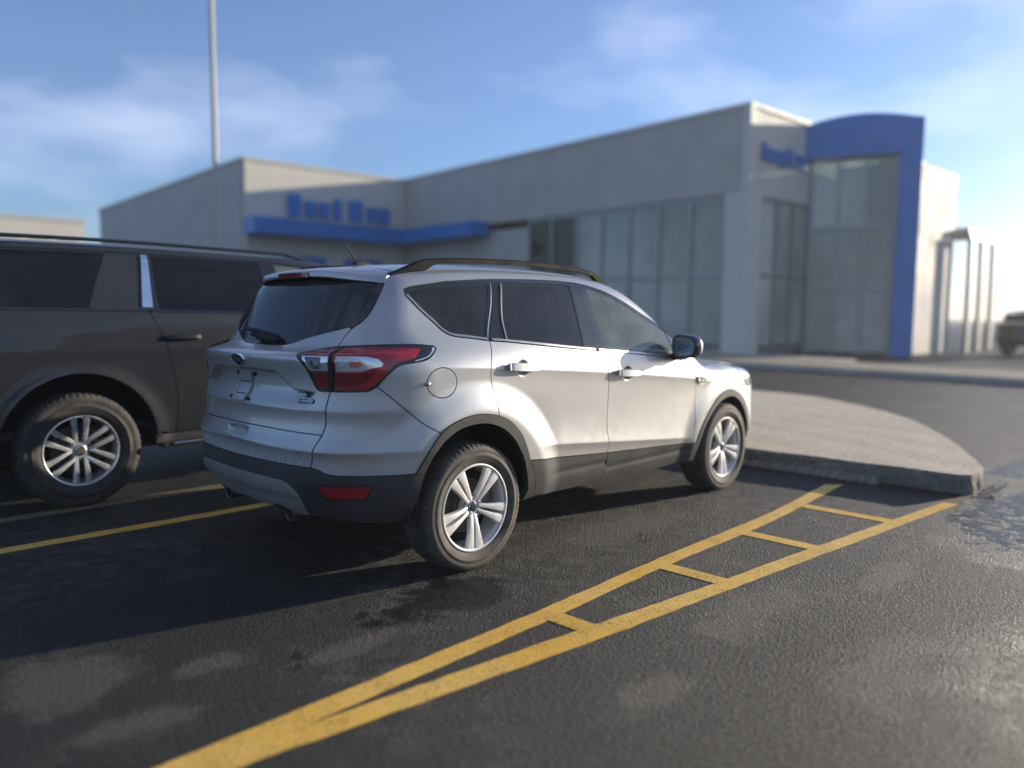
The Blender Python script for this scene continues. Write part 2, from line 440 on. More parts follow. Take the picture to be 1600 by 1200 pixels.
def join(*cs, tol=.004):
    out = []
    for c in cs:
        for p in c:
            if not out or math.hypot(p[0]-out[-1][0], p[1]-out[-1][1]) > tol: out.append((float(p[0]), float(p[1])))
    while math.hypot(out[0][0]-out[-1][0], out[0][1]-out[-1][1]) <= tol: out.pop()
    return out
def rev(c): return list(c)[::-1]
def line(*pts, step=.012):
    out = []
    for a, b in zip(pts[:-1], pts[1:]): out += cr([a, b], step)
    return join(out, tol=.001) if out[0] != out[-1] else out
def area(P):
    P = np.array(P); x, y = P[:, 0], P[:, 1]; return .5*float((x*np.roll(y, -1)-np.roll(x, -1)*y).sum())
def inset(P, d):
    P = np.array(P, float)
    if area(P) < 0: P = P[::-1]
    if d == 0: return P
    e = np.roll(P, -1, 0)-P; e /= np.linalg.norm(e, axis=1, keepdims=True)+1e-9
    nrm = np.stack([-e[:, 1], e[:, 0]], 1); pn = np.roll(nrm, 1, 0)
    b = nrm+pn; den = np.maximum((b*nrm).sum(1), .5)[:, None]
    return P+b/den*d
def inside(pts, P):
    x, y = pts[:, 0], pts[:, 1]; r = np.zeros(len(pts), bool); n = len(P); P = np.asarray(P)
    j = n-1
    for i in range(n):
        xi, yi = P[i]; xj, yj = P[j]
        c = (yi > y) != (yj > y)
        if c.any(): r ^= c & (x < (xj-xi)*(y-yi)/((yj-yi) or 1e-12)+xi)
        j = i
    return r
def fill(loop, holes=(), res=.022, extra=()):
    """triangulate a 2D region: boundary + interior grid"""
    loops = [np.asarray(loop)]+[np.asarray(h) for h in holes]
    B = np.vstack(loops); lo, hi = B.min(0), B.max(0)
    gx = np.arange(lo[0]+res*.5, hi[0], res); gy = np.arange(lo[1]+res*.5, hi[1], res)
    G = np.zeros((0, 2))
    if len(gx) and len(gy):
        X, Y = np.meshgrid(gx, gy); X = X+(np.arange(len(gy)) % 2)[:, None]*res*.5; G = np.stack([X.ravel(), Y.ravel()], 1)
        k = inside(G, loops[0])
        for h in loops[1:]: k &= ~inside(G, h)
        G = G[k]
        if len(G):
            dmin = np.full(len(G), 9.)
            for i in range(0, len(B), 200): dmin = np.minimum(dmin, np.sqrt(((G[:, None]-B[None, i:i+200])**2).sum(2)).min(1))
            G = G[dmin > res*.45]
    if len(extra):
        E = np.asarray(extra, float); k = inside(E, loops[0])
        for h in loops[1:]: k &= ~inside(E, h)
        E = E[k]
        if len(E):
            d = np.full(len(E), 9.)
            for i in range(0, len(B), 200): d = np.minimum(d, np.sqrt(((E[:, None]-B[None, i:i+200])**2).sum(2)).min(1))
            E = E[d > .004]
        if len(E) and len(G):
            d = np.full(len(G), 9.)
            for i in range(0, len(E), 200): d = np.minimum(d, np.sqrt(((G[:, None]-E[None, i:i+200])**2).sum(2)).min(1))
            G = G[d > res*.55]
        G = np.vstack([G, E])
    pts = np.vstack([B, G]); edges = []; o = 0
    for l in loops:
        n = len(l); edges += [(o+i, o+(i+1) % n) for i in range(n)]; o += n
    r = delaunay_2d_cdt([Vector(p) for p in pts.tolist()], edges, [], 0, 1e-6)
    V = np.array([tuple(v) for v in r[0]]); T = np.array([f for f in r[2]], int)
    c = V[T].mean(1); k = inside(c, loops[0])
    for h in loops[1:]: k &= ~inside(c, h)
    T = T[k]
    # boundary edges of what is left
    cnt = {}
    for a, b, c_ in T.tolist():
        for e in ((a, b), (b, c_), (c_, a)): cnt[e] = cnt.get(e, 0)+1
    rim = [e for e in cnt if (e[1], e[0]) not in cnt]
    used = np.unique(T); mp = -np.ones(len(V), int); mp[used] = np.arange(len(used))
    return V[used], mp[T], [(mp[a], mp[b]) for a, b in rim]

class Car:
    def __init__(s, body, root, qc): s.B = body; s.root = root; s.qc = qc
    def at(s, q, z, off=0.0):
        """surface point and normal for chart coordinates"""
        q = np.atleast_1d(np.asarray(q, float)); z = np.atleast_1d(np.asarray(z, float))
        mir = q < s.qc
        P = s.B.side(np.where(mir, 2*s.qc-q, q), z); P[mir, 1] *= -1
        N = s.B.normal(P); return P+N*np.asarray(off).reshape(-1, 1) if np.ndim(off) else P+N*off, N
    def on_top(s, x, y, off=0.0):
        P = s.B.top(np.atleast_1d(np.asarray(x, float)), np.atleast_1d(np.asarray(y, float))); N = s.B.normal(P); return P+N*off, N
    def panel(s, name, loop, m, parent=None, off=0.0, holes=(), res=.022, gap=.0027, thick=.012, disp=None, left=True, top=False, hgap=None, extra=()):
        lp = inset(loop, gap); hs = [inset(h, -(gap if hgap is None else hgap)) for h in holes]
        UV, T, rim = fill(lp, hs, res, extra)
        f = s.on_top if top else s.at
        a, b = UV[:, 0], UV[:, 1]
        if disp is None: P, N = f(a, b, off)
        else:
            P0, N0 = f(a, b, 0); d = disp(a, b)+off; P = P0+N0*d[:, None]; e = .0025
            def g(a, b):
                p, n = f(a, b, 0); return p+n*(disp(a, b)+off)[:, None]
            N = np.cross(g(a+e, b)-g(a-e, b), g(a, b+e)-g(a, b-e)); N /= np.linalg.norm(N, axis=1, keepdims=True)+1e-12
            N *= np.sign((N*N0).sum(1))[:, None]
        tn = np.cross(P[T[:, 1]]-P[T[:, 0]], P[T[:, 2]]-P[T[:, 0]])
        fl = (tn*N[T].mean(1)).sum(1) < 0
        if fl.mean() > .5: T = T[:, ::-1]; rim = [(b_, a_) for a_, b_ in rim]
        nv = len(P); F3 = T.tolist(); ln = N[T.ravel()].tolist()
        V = P
        if thick > 0:
            rv = sorted({v for e_ in rim for v in e_}); ix = {v: i for i, v in enumerate(rv)}
            P2 = P[rv]-N[rv]*thick; V = np.vstack([P, P2])
            for a_, b_ in rim:
                A, Bq, Cq, D = a_, b_, nv+ix[b_], nv+ix[a_]
                fn = np.cross(V[D]-V[A], V[Bq]-V[A]); fn = (fn/(np.linalg.norm(fn)+1e-12)).tolist()
                F3.append([Bq, A, D, Cq]); ln += [fn]*4
        obs = []
        for k in range(2 if left else 1):
            if k:
                V = V*[1, -1, 1]; F3 = [fc[::-1] for fc in F3]; l2 = []; i = 0
                for fc in F3:
                    n = len(fc); l2 += [[v[0], -v[1], v[2]] for v in ln[i:i+n][::-1]]; i += n
                ln = l2
            par = parent[k] if isinstance(parent, (list, tuple)) else (parent or s.root)
            obs.append(mesh_obj(name, V, F3, m, par, True, ln))
        return obs
    def backing(s, name, loop, m, width=.02, depth=.012):
        """dark flange under a shut line"""
        P = inset(loop, -.006); Q = inset(loop, width); n = len(P)
        A, NA = s.at(P[:, 0], P[:, 1], -depth); Bq, NB = s.at(Q[:, 0], Q[:, 1], -depth)
        V = np.vstack([A, Bq]); Fc = [(i, (i+1) % n, n+(i+1) % n, n+i) for i in range(n)]
        mb = MB(); mb.add(V.tolist(), Fc); mb.add((V*[1, -1, 1]).tolist(), Fc)
        return mb
def text_mesh(txt, size, shear=0, extrude=.0015):
    cu = bpy.data.curves.new('lettering', 'FONT'); cu.body = txt; cu.size = size; cu.shear = shear; cu.extrude = extrude; cu.align_x = 'CENTER'; cu.align_y = 'CENTER'; cu.resolution_u = 3
    o = bpy.data.objects.new('lettering', cu); COL.objects.link(o)
    dg = bpy.context.evaluated_depsgraph_get(); me = o.evaluated_get(dg).to_mesh()
    V = np.array([tuple(v.co) for v in me.vertices]); Fc = [tuple(p.vertices) for p in me.polygons]
    o.evaluated_get(dg).to_mesh_clear(); bpy.data.objects.remove(o); bpy.data.curves.remove(cu)
    return V, Fc

# ------------------------------------------------------------------ wheels (local: axle along y, outer face towards -y)
def tyre_mesh(name, Ro, hw, Ri, nslot, depth=.007):
    sw = Ro-Ri
    prof = [(Ri, hw*.72), (Ri+.006, hw*.80), (Ri+.012, hw*.84), (Ri+sw*.22, hw*.93), (Ri+sw*.40, hw*.99), (Ri+sw*.43, hw*.995), (Ri+sw*.44, hw*1.012), (Ri+sw*.50, hw*1.014), (Ri+sw*.51, hw), (Ri+sw*.66, hw*.985), (Ri+sw*.69, hw*.995), (Ri+sw*.80, hw*.955), (Ri+sw*.90, hw*.90), (Ro-.006, hw*.83), (Ro-.002, hw*.76)]
    tread = []
    for c in (.62, .25, -.25, -.62):
        tread += [(Ro, hw*(c+.05)), (Ro-depth, hw*(c+.035)), (Ro-depth, hw*(c-.035)), (Ro, hw*(c-.05))]
    prof = prof+tread+[(r, -t) for r, t in prof[::-1]]
    per = 5; n = nslot*per; V = []; Fc = []
    for k in range(n):
        a = 2*math.pi*k/n; sl = (k % per) == 0; sl2 = (k % per) in (1, 4)
        for r, t in prof:
            rr = r
            if r > Ro-sw*.13 and abs(t) > hw*.60 and sl: rr = r-depth*.9
            V.append((rr*math.cos(a), t, rr*math.sin(a)))
    m = len(prof)
    for k in range(n):
        k2 = (k+1) % n
        for i in range(m-1): Fc.append((k*m+i, k*m+i+1, k2*m+i+1, k2*m+i))
    mb = MB(); mb.add(V, Fc); return mb
def spoke(mb, ang, sep, wid, dep, ys, rs, face=.62):
    """one spoke lofted along the radius; offset sideways by sep(r)"""
    ca, sa = math.cos(ang), math.sin(ang); rings = []
    for r, o, w, d, y in zip(rs, sep, wid, dep, ys):
        ring = []
        for u, v in ((-w, d), (-w*.95, .006), (-w*face, -.0005), (0, -.003), (w*face, -.0005), (w*.95, .006), (w, d)):
            t = o+u; ring.append((r*ca-t*sa, y+v, r*sa+t*ca))
        rings.append(ring)
    mb.rings(rings, True)
def make_wheel(spec):
    """returns the list of (name, mesh-builder, material, smooth, parent) of one wheel"""
    rim = MB(); g = spec
    rl, yl = g['rl'], g['yl']                      # lip radius, lip plane (negative: outward)
    rim.lathe([(rl-.012, yl+.004), (rl-.006, yl-.001), (rl, yl), (rl+.0025, yl+.004), (rl+.001, yl+.010), (rl-.010, yl+.014), (rl-.016, yl+.024), (rl-.022, yl+.05), (rl-.026, .09), (rl-.012, .10)], 72)
    n = g['pairs']; rs = np.linspace(g['r0'], rl-.006, 11)
    for k in range(n):
        a = g['a0']+2*math.pi*k/n
        for sgn in (-1, 1):
            t = (rs-rs[0])/(rs[-1]-rs[0])
            sep = sgn*(g['s0']+(g['s1']-g['s0'])*t**g.get('pw', 1.0)); wid = g['w0']+(g['w1']-g['w0'])*t**2.2
            ys = g['yh']+(yl+.006-g['yh'])*t**.8-.006*np.sin(np.pi*t)
            spoke(rim, a, sep, wid, .026-.006*t, ys, rs, g.get('face', .62))
    hr = g['hub']
    rim.lathe([(0, g['yh']+.002), (hr*.55, g['yh']+.002), (hr*.8, g['yh']+.004), (hr, g['yh']+.010), (hr*1.02, g['yh']+.030), (hr*.9, g['yh']+.05)], 48)
    parts = [('wheel', rim, g['mat'], 28, None)]
    cap = MB(); c = g['cap']; cap.lathe([(c*.0, g['yh']-.007), (c*.55, g['yh']-.0065), (c*.86, g['yh']-.005), (c, g['yh']-.001), (c*1.02, g['yh']+.006)], 36)
    parts.append(('hub_cap', cap, g['capmat'], 40, 'wheel'))
    for k in range(g['lugs']):
        a = g['la']+2*math.pi*k/g['lugs']; x, z = g['lr']*math.cos(a), g['lr']*math.sin(a)
        nut = MB(); nut.lathe([(0, g['yh']-.002), (.006, g['yh']-.002), (.0085, g['yh']+.001), (.0095, g['yh']+.010), (.0135, g['yh']+.0035), (.0155, g['yh']+.0005), (.0165, g['yh']+.006)], 12, 'y', (x, 0, z))
        parts.append(('lug_nut', nut, M['nut'] if g.get('nutm') is None else g['nutm'], 50, 'wheel'))
    br = MB(); br.lathe([(.05, -.012), (.05, -.03), (.085, -.032), (.09, -.014), (.150*g['bs'], -.014), (.150*g['bs'], .008), (.05, .008)], 40)
    parts.append(('brake_disc', br, M['iron'], 40, 'wheel'))
    cl = MB(); cl.box((.085*g['bs'], -.045, -.07), (.165*g['bs'], .03, .07), .012); parts.append(('brake_caliper', cl, M['iron'], 40, 'wheel'))
    bk = MB(); bk.lathe([(0, .02), (rl-.03, .02), (rl-.03, .03), (0, .03)], 40); parts.append(('backing_plate', bk, M['black'], None, 'wheel'))
    ty = tyre_mesh('tyre', g['Ro'], g['hw'], rl-.010, g['slots']); parts.append(('tyre', ty, g['tmat'], 50, 'wheel'))
    for txt, mid, size, rad in g.get('letters', ()):
        V, Fc = text_mesh(txt, size, 0, .0012)
        a = mid-V[:, 0]/rad; rr = rad+V[:, 1]
        W = np.stack([rr*np.cos(a), -g['hw']*1.016-.0005-V[:, 2], rr*np.sin(a)], 1)
        lm = MB(); lm.add(W.tolist(), Fc); parts.append(('sidewall_letters', lm, M['letters'], None, 'wheel'))
    for nm, mb, mt in g.get('extra', lambda g: [])(g): parts.append((nm, mb, mt, 40, 'wheel'))
    return parts
def place_wheels(parts, root, spots, hub, hw_off):
    first = None
    protos = []
    for i, (x, side, turn) in enumerate(spots):
        objs = {}
        for j, (nm, mb, mt, sm, par) in enumerate(parts):
            if i == 0:
                o = mb.build(nm, mt, None, sm); protos.append(o)
            else:
                o = protos[j].copy(); COL.objects.link(o)
            if par is None:
                o.parent = root; o.location = (x, side*hw_off, hub); o.rotation_euler = (0, turn, 0 if side < 0 else math.pi); objs[nm] = o
            else: o.parent = objs[par]

# ================================================================== silver crossover
QC = -.05-.6*math.pi/2-.35          # chart value of the rear centre line
QF = 3.0+.6*math.pi/2+.35           # and of the front centre line
def build_crossover():
    B = Crossover(); root = empty('crossover_car')
    tag(root, 'dirty silver crossover SUV parked between the yellow lines, red tail lights, roof rails', 'car')
    c = Car(B, root, QC); S = M['silver']
    def ayd(x): return .590+.075*sstep(1.5, 2.3, x)           # roof ditch / windscreen edge
    def ayh(x): return .700-.02*sstep(2.8, 3.3, x)            # bonnet edge
    def ditch(x0, x1, n, f):
        xs = np.linspace(x0, x1, n); P, _ = c.on_top(xs, -f(xs)); return [(float(B.q_of(p[0], p[1])), float(p[2])) for p in P]
    mirq = lambda L: [(2*QC-a, b) for a, b in L]
    # --- seam curves, in metres on the body (distance round the car, height)
    DT = cr([(-.462, 1.487), (-.428, 1.500), (-.191, 1.524), (.128, 1.55), (.303, 1.561), (.719, 1.572), (1.0, 1.567), (1.131, 1.554), (1.319, 1.515), (1.507, 1.447), (1.704, 1.358), (1.942, 1.262), (2.06, 1.195), (2.13, 1.10)])
    DB = cr([(-.462, 1.487), (-.447, 1.460), (-.345, 1.382), (-.242, 1.315), (-.187, 1.275), (-.128, 1.253), (-.005, 1.239), (.137, 1.222), (.27, 1.212), (.83, 1.160), (1.033, 1.143), (1.457, 1.109), (1.909, 1.067), (2.06, 1.052)])
    DR = cr([(.139, 1.222), (.129, 1.18), (.09, 1.074), (.101, .967), (.117, .87), (.122, .823)])
    BS = cr([(1.036, 1.143), (1.088, 1.063), (1.122, .993), (1.136, .88), (1.135, .636), (1.155, .56), (1.163, .486)])
    BS2 = cr([(1.163, .486), (1.165, .43), (1.156, .346), (1.119, .298)])
    DF = cr([(2.045, 1.055), (2.134, 1.0), (2.178, .929), (2.208, .865), (2.215, .805), (2.202, .582), (2.184, .431)])
    DF2 = cr([(2.184, .431), (2.167, .334), (2.178, .292)])
    ARO = cr([(-.406, .581), (-.366, .647), (-.274, .770), (-.192, .816), (-.094, .84), (-.004, .844), (.122, .823), (.215, .783), (.306, .702), (.355, .614), (.383, .548)])
    ARI = cr([(-.361, .582), (-.319, .660), (-.247, .734), (-.155, .78), (-.041, .796), (.05, .789), (.161, .748), (.249, .678), (.312, .589), (.335, .548)])
    AFO = cr([(2.234, .425), (2.297, .554), (2.413, .679), (2.522, .759), (2.642, .792), (2.753, .787), (2.901, .736), (3.024, .640), (3.129, .505)])
    AFI = cr([(2.276, .425), (2.325, .533), (2.421, .635), (2.531, .706), (2.651, .740), (2.761, .735), (2.893, .680), (2.995, .590), (3.075, .490)])
    LT = [(-.907, 1.172), (-.858, 1.189), (-.780, 1.200), (-.601, 1.210), (-.392, 1.212), (-.285, 1.203)]
    LTIP = [(-.285, 1.203), (-.270, 1.194), (-.282, 1.178), (-.319, 1.148), (-.348, 1.136), (-.400, 1.127), (-.475, 1.114), (-.516, 1.081), (-.570, 1.015)]
    LBOT = [(-.570, 1.015), (-.599, .995), (-.666, .990), (-.749, .990)]
    LIN = [(-.749, .990), (-.798, .994), (-.813, 1.017), (-.853, 1.109), (-.889, 1.155), (-.907, 1.172)]
    LTa, LTb = cr(LT[:3]), cr(LT[2:]); LTIP, LBOT, LIN = cr(LTIP), cr(LBOT), cr(LIN)
    QP = cr([(-.570, 1.015), (-.510, .957), (-.410, .860), (-.359, .819), (-.274, .770)])
    GS = cr([(-.780, 1.200), (-.768, 1.235), (-.731, 1.288), (-.683, 1.325), (-.653, 1.363), (-.615, 1.451), (-.599, 1.513), (-.594, 1.552)])
    GB = cr([(QC, .796), (-1.018, .794), (-.886, .788), (-.774, .781)])
    GD = cr([(-.749, .990), (-.758, .943), (-.763, .897), (-.763, .828), (-.774, .781)])
    GD2 = cr([(-.774, .781), (-.791, .736), (-.797, .715), (-.806, .658), (-.813, .623)])
    BP1 = cr([(QC, .629), (-.994, .630), (-.813, .623)]); BP2 = cr([(-.813, .623), (-.781, .613), (-.746, .594), (-.661, .586), (-.541, .583), (-.406, .581)])
    ST = cr([(QC, .552), (-.998, .550), (-.929, .541), (-.895, .503), (-.879, .444), (-.883, .364)])
    SB = cr([(QC, .388), (-1.139, .377), (-1.061, .396), (-1.005, .392), (-.971, .363), (-.883, .364)])
    BB = cr([(-.883, .364), (-.767, .346), (-.624, .336), (-.464, .342), (-.408, .416), (-.371, .547), (-.361, .582)])
    CL = cr([(.383, .548), (.631, .524), (1.163, .486)]); CL2 = cr([(1.163, .486), (1.688, .458), (2.184, .431)])
    SL = cr([(1.119, .298), (.701, .303), (.455, .328)]); SL2 = cr([(2.178, .292), (1.839, .284), (1.119, .298)])
    ditch_pts = ditch(-.335, 2.29, 120, ayd)
    GSE = GS[-1]
    # --- big panels
    fuel = [(-.250+.094*math.cos(t), 1.020+.076*math.sin(t)) for t in np.linspace(0, 2*math.pi, 49)[:-1]]
    quarter = join([GSE], ditch_pts, [(2.20, 1.10)], rev(DT), DB[:next(i for i, p in enumerate(DB) if p[0] > .139)], DR, rev([p for p in ARO if -.274 <= p[0] <= .122]), rev(QP), rev(LTIP), rev(LTb), GS)
    qp = c.panel('quarter_panel', quarter, S, holes=[fuel], res=.022, extra=[(float(x), float(B.zsh(max(-.5, x)))+d) for d in (-.018, -.009, -.004, 0, .004, .009, .018) for x in np.arange(-.5, .14, .02)])
    fd = c.panel('fuel_door', fuel, S, qp, gap=.0025, res=.02)
    
    knob = MB(); p, n = c.at(-.342, 1.018, .004); p = p[0]
    knob.box((-.013, -.010, -.010), (.013, .010, .010), .008).xf(Matrix.Translation(Vector(p))); knob.build('fuel_door_tab', M['satin'], fd[0], 60)
    def rows(f, x0, x1, z0, z1, step=.02):
        xs = np.arange(x0, x1, step); return [(float(x), float(f(x))+d) for d in (-.03, -.018, -.009, -.004, 0, .004, .009, .018, .03) for x in xs if z0 < f(x)+d < z1]
    SHR = lambda a, b: rows(B.zsh, a, b, 0, 9); LOR = lambda a, b: rows(lambda x: .660-.0877*x, a, b, 0, 9)
    bowl = lambda q0, z0: [(q0+r_*math.cos(t), z0+r_*.95*math.sin(t)) for r_ in (.012, .022, .030, .038, .046, .054, .062) for t in np.linspace(0, 2*math.pi, 24)[:-1]]
    # doors
    def handle_disp(q0, z0):
        return lambda a, b: -.020*(1-sstep(.020, .054, np.hypot((a-q0), (b-z0)*1.05)))
    idb = lambda x0, x1: [p for p in DB if x0 <= p[0] <= x1]
    rear_door = join(idb(.139, 1.034), BS, rev(CL), rev([p for p in ARO if p[0] >= .122]), rev(DR))
    front_door = join(idb(1.036, 2.045), DF, rev(CL2), rev(BS))
    rd = c.panel('rear_door', rear_door, S, disp=handle_disp(.340, 1.070), res=.020, extra=bowl(.340, 1.070)+SHR(.10, 1.15)+LOR(.40, 1.2))
    fdo = c.panel('front_door', front_door, S, disp=handle_disp(1.328, .990), res=.020, extra=bowl(1.328, .990)+SHR(1.05, 2.25)+LOR(1.1, 2.25))
    CM = M['cladding']
    c.panel('door_cladding', join(CL, BS2, SL, cr([(.455, .328), (.43, .45), (.383, .548)])), CM, rd, off=.004, disp=lambda a, b: -.006*np.exp(-((b-.42-.0*a)/.02)**2)*sstep(.5, .8, a), res=.025)
    c.panel('door_cladding', join(CL2, DF2, SL2, rev(BS2)), CM, fdo, off=.004, disp=lambda a, b: -.006*np.exp(-((b-.39)/.02)**2), res=.025)
    c.panel('wheel_arch_trim', join(ARO, [(.43, .45), (.455, .328), (.362, .316), (.385, .378), (.362, .469)], rev(ARI)), CM, off=.007, thick=.035, res=.02, gap=.001)
    # front wing
    hd = ditch(2.30, 2.83, 26, ayh)
    wing = join([(2.10, 1.06)], [(2.20, 1.095)], hd, cr([hd[-1], (2.90, .895), (2.999, .80), (3.10, .66), (3.129, .505)]), rev(AFO), [(2.19, .431)], rev(DF))
    c.panel('front_wing', wing, S, res=.024)
    c.panel('wheel_arch_trim', join(AFO, [(3.16, .42), (3.11, .42)], rev(AFI), [(2.255, .36), (2.25, .289), (2.178, .292), (2.167, .334), (2.184, .431)]), CM, off=.006, thick=.035, res=.02, gap=.001)
    # bonnet, windscreen, roof (charted from above)
    xs = np.linspace(2.42, 3.42, 40)
    hoodR = [(float(x), -float(ayh(x))) for x in np.linspace(2.40, 3.10, 40)]
    hoodF = [(3.43-.30*abs(y)**2.2-.10*sstep(.5, .72, abs(y)), y) for y in np.linspace(-.66, .66, 60)]
    hoodB = [(2.40-.10*(y/.7)**2, y) for y in np.linspace(.70, -.70, 60)]
    c.panel('bonnet', join(hoodR, hoodF, [(x, -y) for x, y in rev(hoodR)], hoodB), S, left=False, top=True, res=.03)
    wsR = [(float(x), -float(ayd(x))+.004) for x in np.linspace(1.60, 2.28, 50)]
    wsB = [(2.36-.09*(y/.66)**2, y) for y in np.linspace(-.655, .655, 50)]
    wsT = [(1.62-.05*(y/.6)**2, y) for y in np.linspace(.585, -.585, 50)]
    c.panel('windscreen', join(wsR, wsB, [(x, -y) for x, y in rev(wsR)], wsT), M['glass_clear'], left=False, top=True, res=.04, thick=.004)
    rfR = [(float(x), -float(ayd(x))+.002) for x in np.linspace(-.29, 1.55, 90)]
    rfT = [(1.60-.05*(y/.6)**2, y) for y in np.linspace(-.585, .585, 50)]
    rfB = [(-.29, y) for y in np.linspace(.588, -.588, 40)]
    c.panel('roof', join(rfR, rfT, [(x, -y) for x, y in rev(rfR)], rfB), S, left=False, top=True, res=.035)
    cow = [(2.375-.09*(y/.66)**2, y) for y in np.linspace(-.66, .66, 40)]; cow2 = [(2.41-.10*(y/.7)**2, y) for y in np.linspace(.68, -.68, 40)]
    c.panel('cowl', join(cow, cow2), M['black'], left=False, top=True, off=-.012, res=.05)
    # spoiler: overhangs the glass in the middle, runs out flush into the tailgate shut line at its ends
    se, _ = c.at([GSE[0]]*5, [1.553, 1.543, 1.533, 1.525, 1.517], .002); f0 = c.on_top(-.294, -.578, .001)[0][0]
    E_ = np.array([f0-[0, 0, .012], f0, f0*.55+se[0]*.45, se[0], se[1], se[2], se[3], se[4], se[4]+[.012, .012, -.008], se[4]+[.035, .03, -.008], f0+[-.02, .02, -.05]])
    rings = []
    for y in np.linspace(-.58, .58, 61):
        ay = abs(y); z0 = float(c.on_top(-.292, min(ay, .53))[0][0][2]); xt = -.548+.14*y*y+.50*y**4; zt = z0-.036; gx = float(B.xr(1.52))+.12*ay**2+.45*ay**4+.01
        N_ = np.array([(-.294, -ay, z0-.012), (-.294, -ay, z0), (-.36, -ay, z0-.004), (-.43, -ay, z0-.014), (xt+.03, -ay, zt+.010), (xt+.006, -ay, zt+.002), (xt, -ay, zt-.006), (xt+.001, -ay, zt-.026), (xt+.010, -ay, zt-.032), (gx+.01, -ay, zt-.026), (-.32, -ay, z0-.05)])
        w = float(sstep(.36, .58, ay)); Q = N_*(1-w)+E_*w
        rings.append([tuple(q_*[1, -1, 1]) if y > 0 else tuple(q_) for q_ in Q])
    sp = MB(); sp.rings(rings, True, True); spo = sp.build('roof_spoiler', S, root, 40)
    cs = MB(); rings = []
    for y in np.linspace(-.155, .155, 13):
        xt = -.548+.14*y*y+.50*y**4; zt = float(c.on_top(-.292, y)[0][0][2])-.036
        rings.append([(xt+.004, y, zt-.004), (xt-.004, y, zt-.007), (xt-.004, y, zt-.030), (xt+.004, y, zt-.034)])
    cs.rings(rings, True, True); cs.build('high_brake_light', M['lens_dark_red'], spo, 40)
    # --- tailgate
    gl_r = cr([(QC, 1.198), (-1.166, 1.199), (-1.092, 1.208), (-.971, 1.243), (-.802, 1.284), (-.730, 1.300)])
    gl_top = cr([(-.644, 1.515), (-.860, 1.528), (-1.221, 1.536), (QC, 1.537)])
    trimin = cr([(-.730, 1.300), (-.698, 1.360), (-.661, 1.450), (-.644, 1.515)])
    trimout = cr([(-.731, 1.292), (-.683, 1.325), (-.653, 1.363), (-.615, 1.451), (-.601, 1.516)])
    half = join(gl_r, trimin, gl_top)
    rg = join(gl_r, trimin, gl_top, mirq(rev(gl_top)), mirq(rev(trimin)), mirq(rev(gl_r)))
    BT = lambda q: np.interp(q, [QC, -1.163, -1.024, -.989, -.963, -.911, -.80], [1.080, 1.080, 1.076, 1.064, 1.040, .992, .985])
    def brow(a, b):
        q = np.where(a < QC, 2*QC-a, a)
        # recess for the number plate below the brow, edges sloping out to the lamps
        top = BT(q)
        d = sstep(0, .012, top-b)*sstep(.895, 1.0, b)*(1-sstep(-.89, -.80, q))
        return -.038*d
    gate = join(gl_r, [(-.742, 1.293)], rev([p for p in GS if p[1] < 1.292]), rev(LTa), rev(LIN), GD, rev(GB))
    gate_full = join(gl_r, [(-.742, 1.293)], rev([p for p in GS if p[1] < 1.292]), rev(LTa), rev(LIN), GD, rev(GB), mirq(GB), mirq(rev(GD)), mirq(LIN), mirq(LTa), mirq([p for p in GS if p[1] < 1.292]), mirq([(-.742, 1.293)]), mirq(rev(gl_r)))
    tg = c.panel('tailgate', gate_full, S, left=False, disp=brow, res=.016, extra=[(q, z+d) for d in (-.024, -.016, -.009, -.004, 0, .004, .009, .016) for z in (.902,) for q in np.arange(-1.96, -.72, .02)]+[(qq, float(BT(q))-d) for d in (-.008, 0, .003, .006, .009, .012, .02) for q in np.concatenate([np.arange(QC+.006, -1.03, .012), np.arange(-1.03, -.83, .004)]) for qq in (q, 2*QC-q)])[0]
    rec = [(-1.477, .770), (-1.468, .776), (-1.257, .774), (-1.300, .735), (-1.41, .724), (-1.455, .735)]
    rec = [(-1.43, .772), (-1.212, .772), (-1.243, .735), (-1.385, .728), (-1.42, .742)]
    rec = cr(rec, .01, True)
    low_full = join(GB, GD2, rev(BP1), mirq(BP1), mirq(rev(GD2)), mirq(rev(GB)))
    tgl = c.panel('tailgate_lower_panel', low_full, S, tg, left=False, res=.018, holes=[rec], extra=[(q, .722-.008+d) for d in (-.02, -.012, -.006, 0, .006, .012, .02) for q in np.arange(-1.9, -.78, .02)])[0]
    RB = np.array(rec)
    def rdisp(a, b):
        Q = np.stack([a, b], 1); d = np.full(len(Q), 9.)
        for i in range(0, len(RB), 50): d = np.minimum(d, np.sqrt(((Q[:, None]-RB[None, i:i+50])**2).sum(2)).min(1))
        return -.022*sstep(.0, .022, d)*inside(Q, RB)
    c.panel('handle_recess', inset(rec, -.004), S, tg, left=False, res=.012, gap=0, disp=rdisp, thick=0)
    c.panel('rear_window', rg, M['glass_rear'], tg, left=False, off=-.003, gap=.001, res=.03, thick=.004)
    c.panel('window_side_trim', join(trimout, rev(trimin)), M['gloss_black'], tg, off=.004, res=.02, gap=.001)
    # wiper
    wp = MB(); qs = np.linspace(-1.60, -1.20, 15); zz = 1.262-.02*((qs+1.60)/.40)-.012*((qs+1.6)/.4)**2
    Pw, Nw = c.at(qs, zz, .022); rr = np.interp(qs, [-1.60, -1.5, -1.25, -1.2], [.007, .014, .012, .008])
    wp.tube([tuple(p) for p in Pw], list(rr), 8); Pb, _ = c.at([-1.34], [1.205], .018)
    wp.tube([tuple(Pw[7]), tuple(Pb[0])], [.012, .016], 8); Pb2, _ = c.at([-1.50, -1.30, -1.20], [1.236, 1.222, 1.216], .018)
    wp.tube([tuple(p) for p in Pb2], [.010, .016, .012], 8); wp.build('rear_wiper', M['black'], tg, 50)
    # plate bracket pad, screws
    pm = MB()
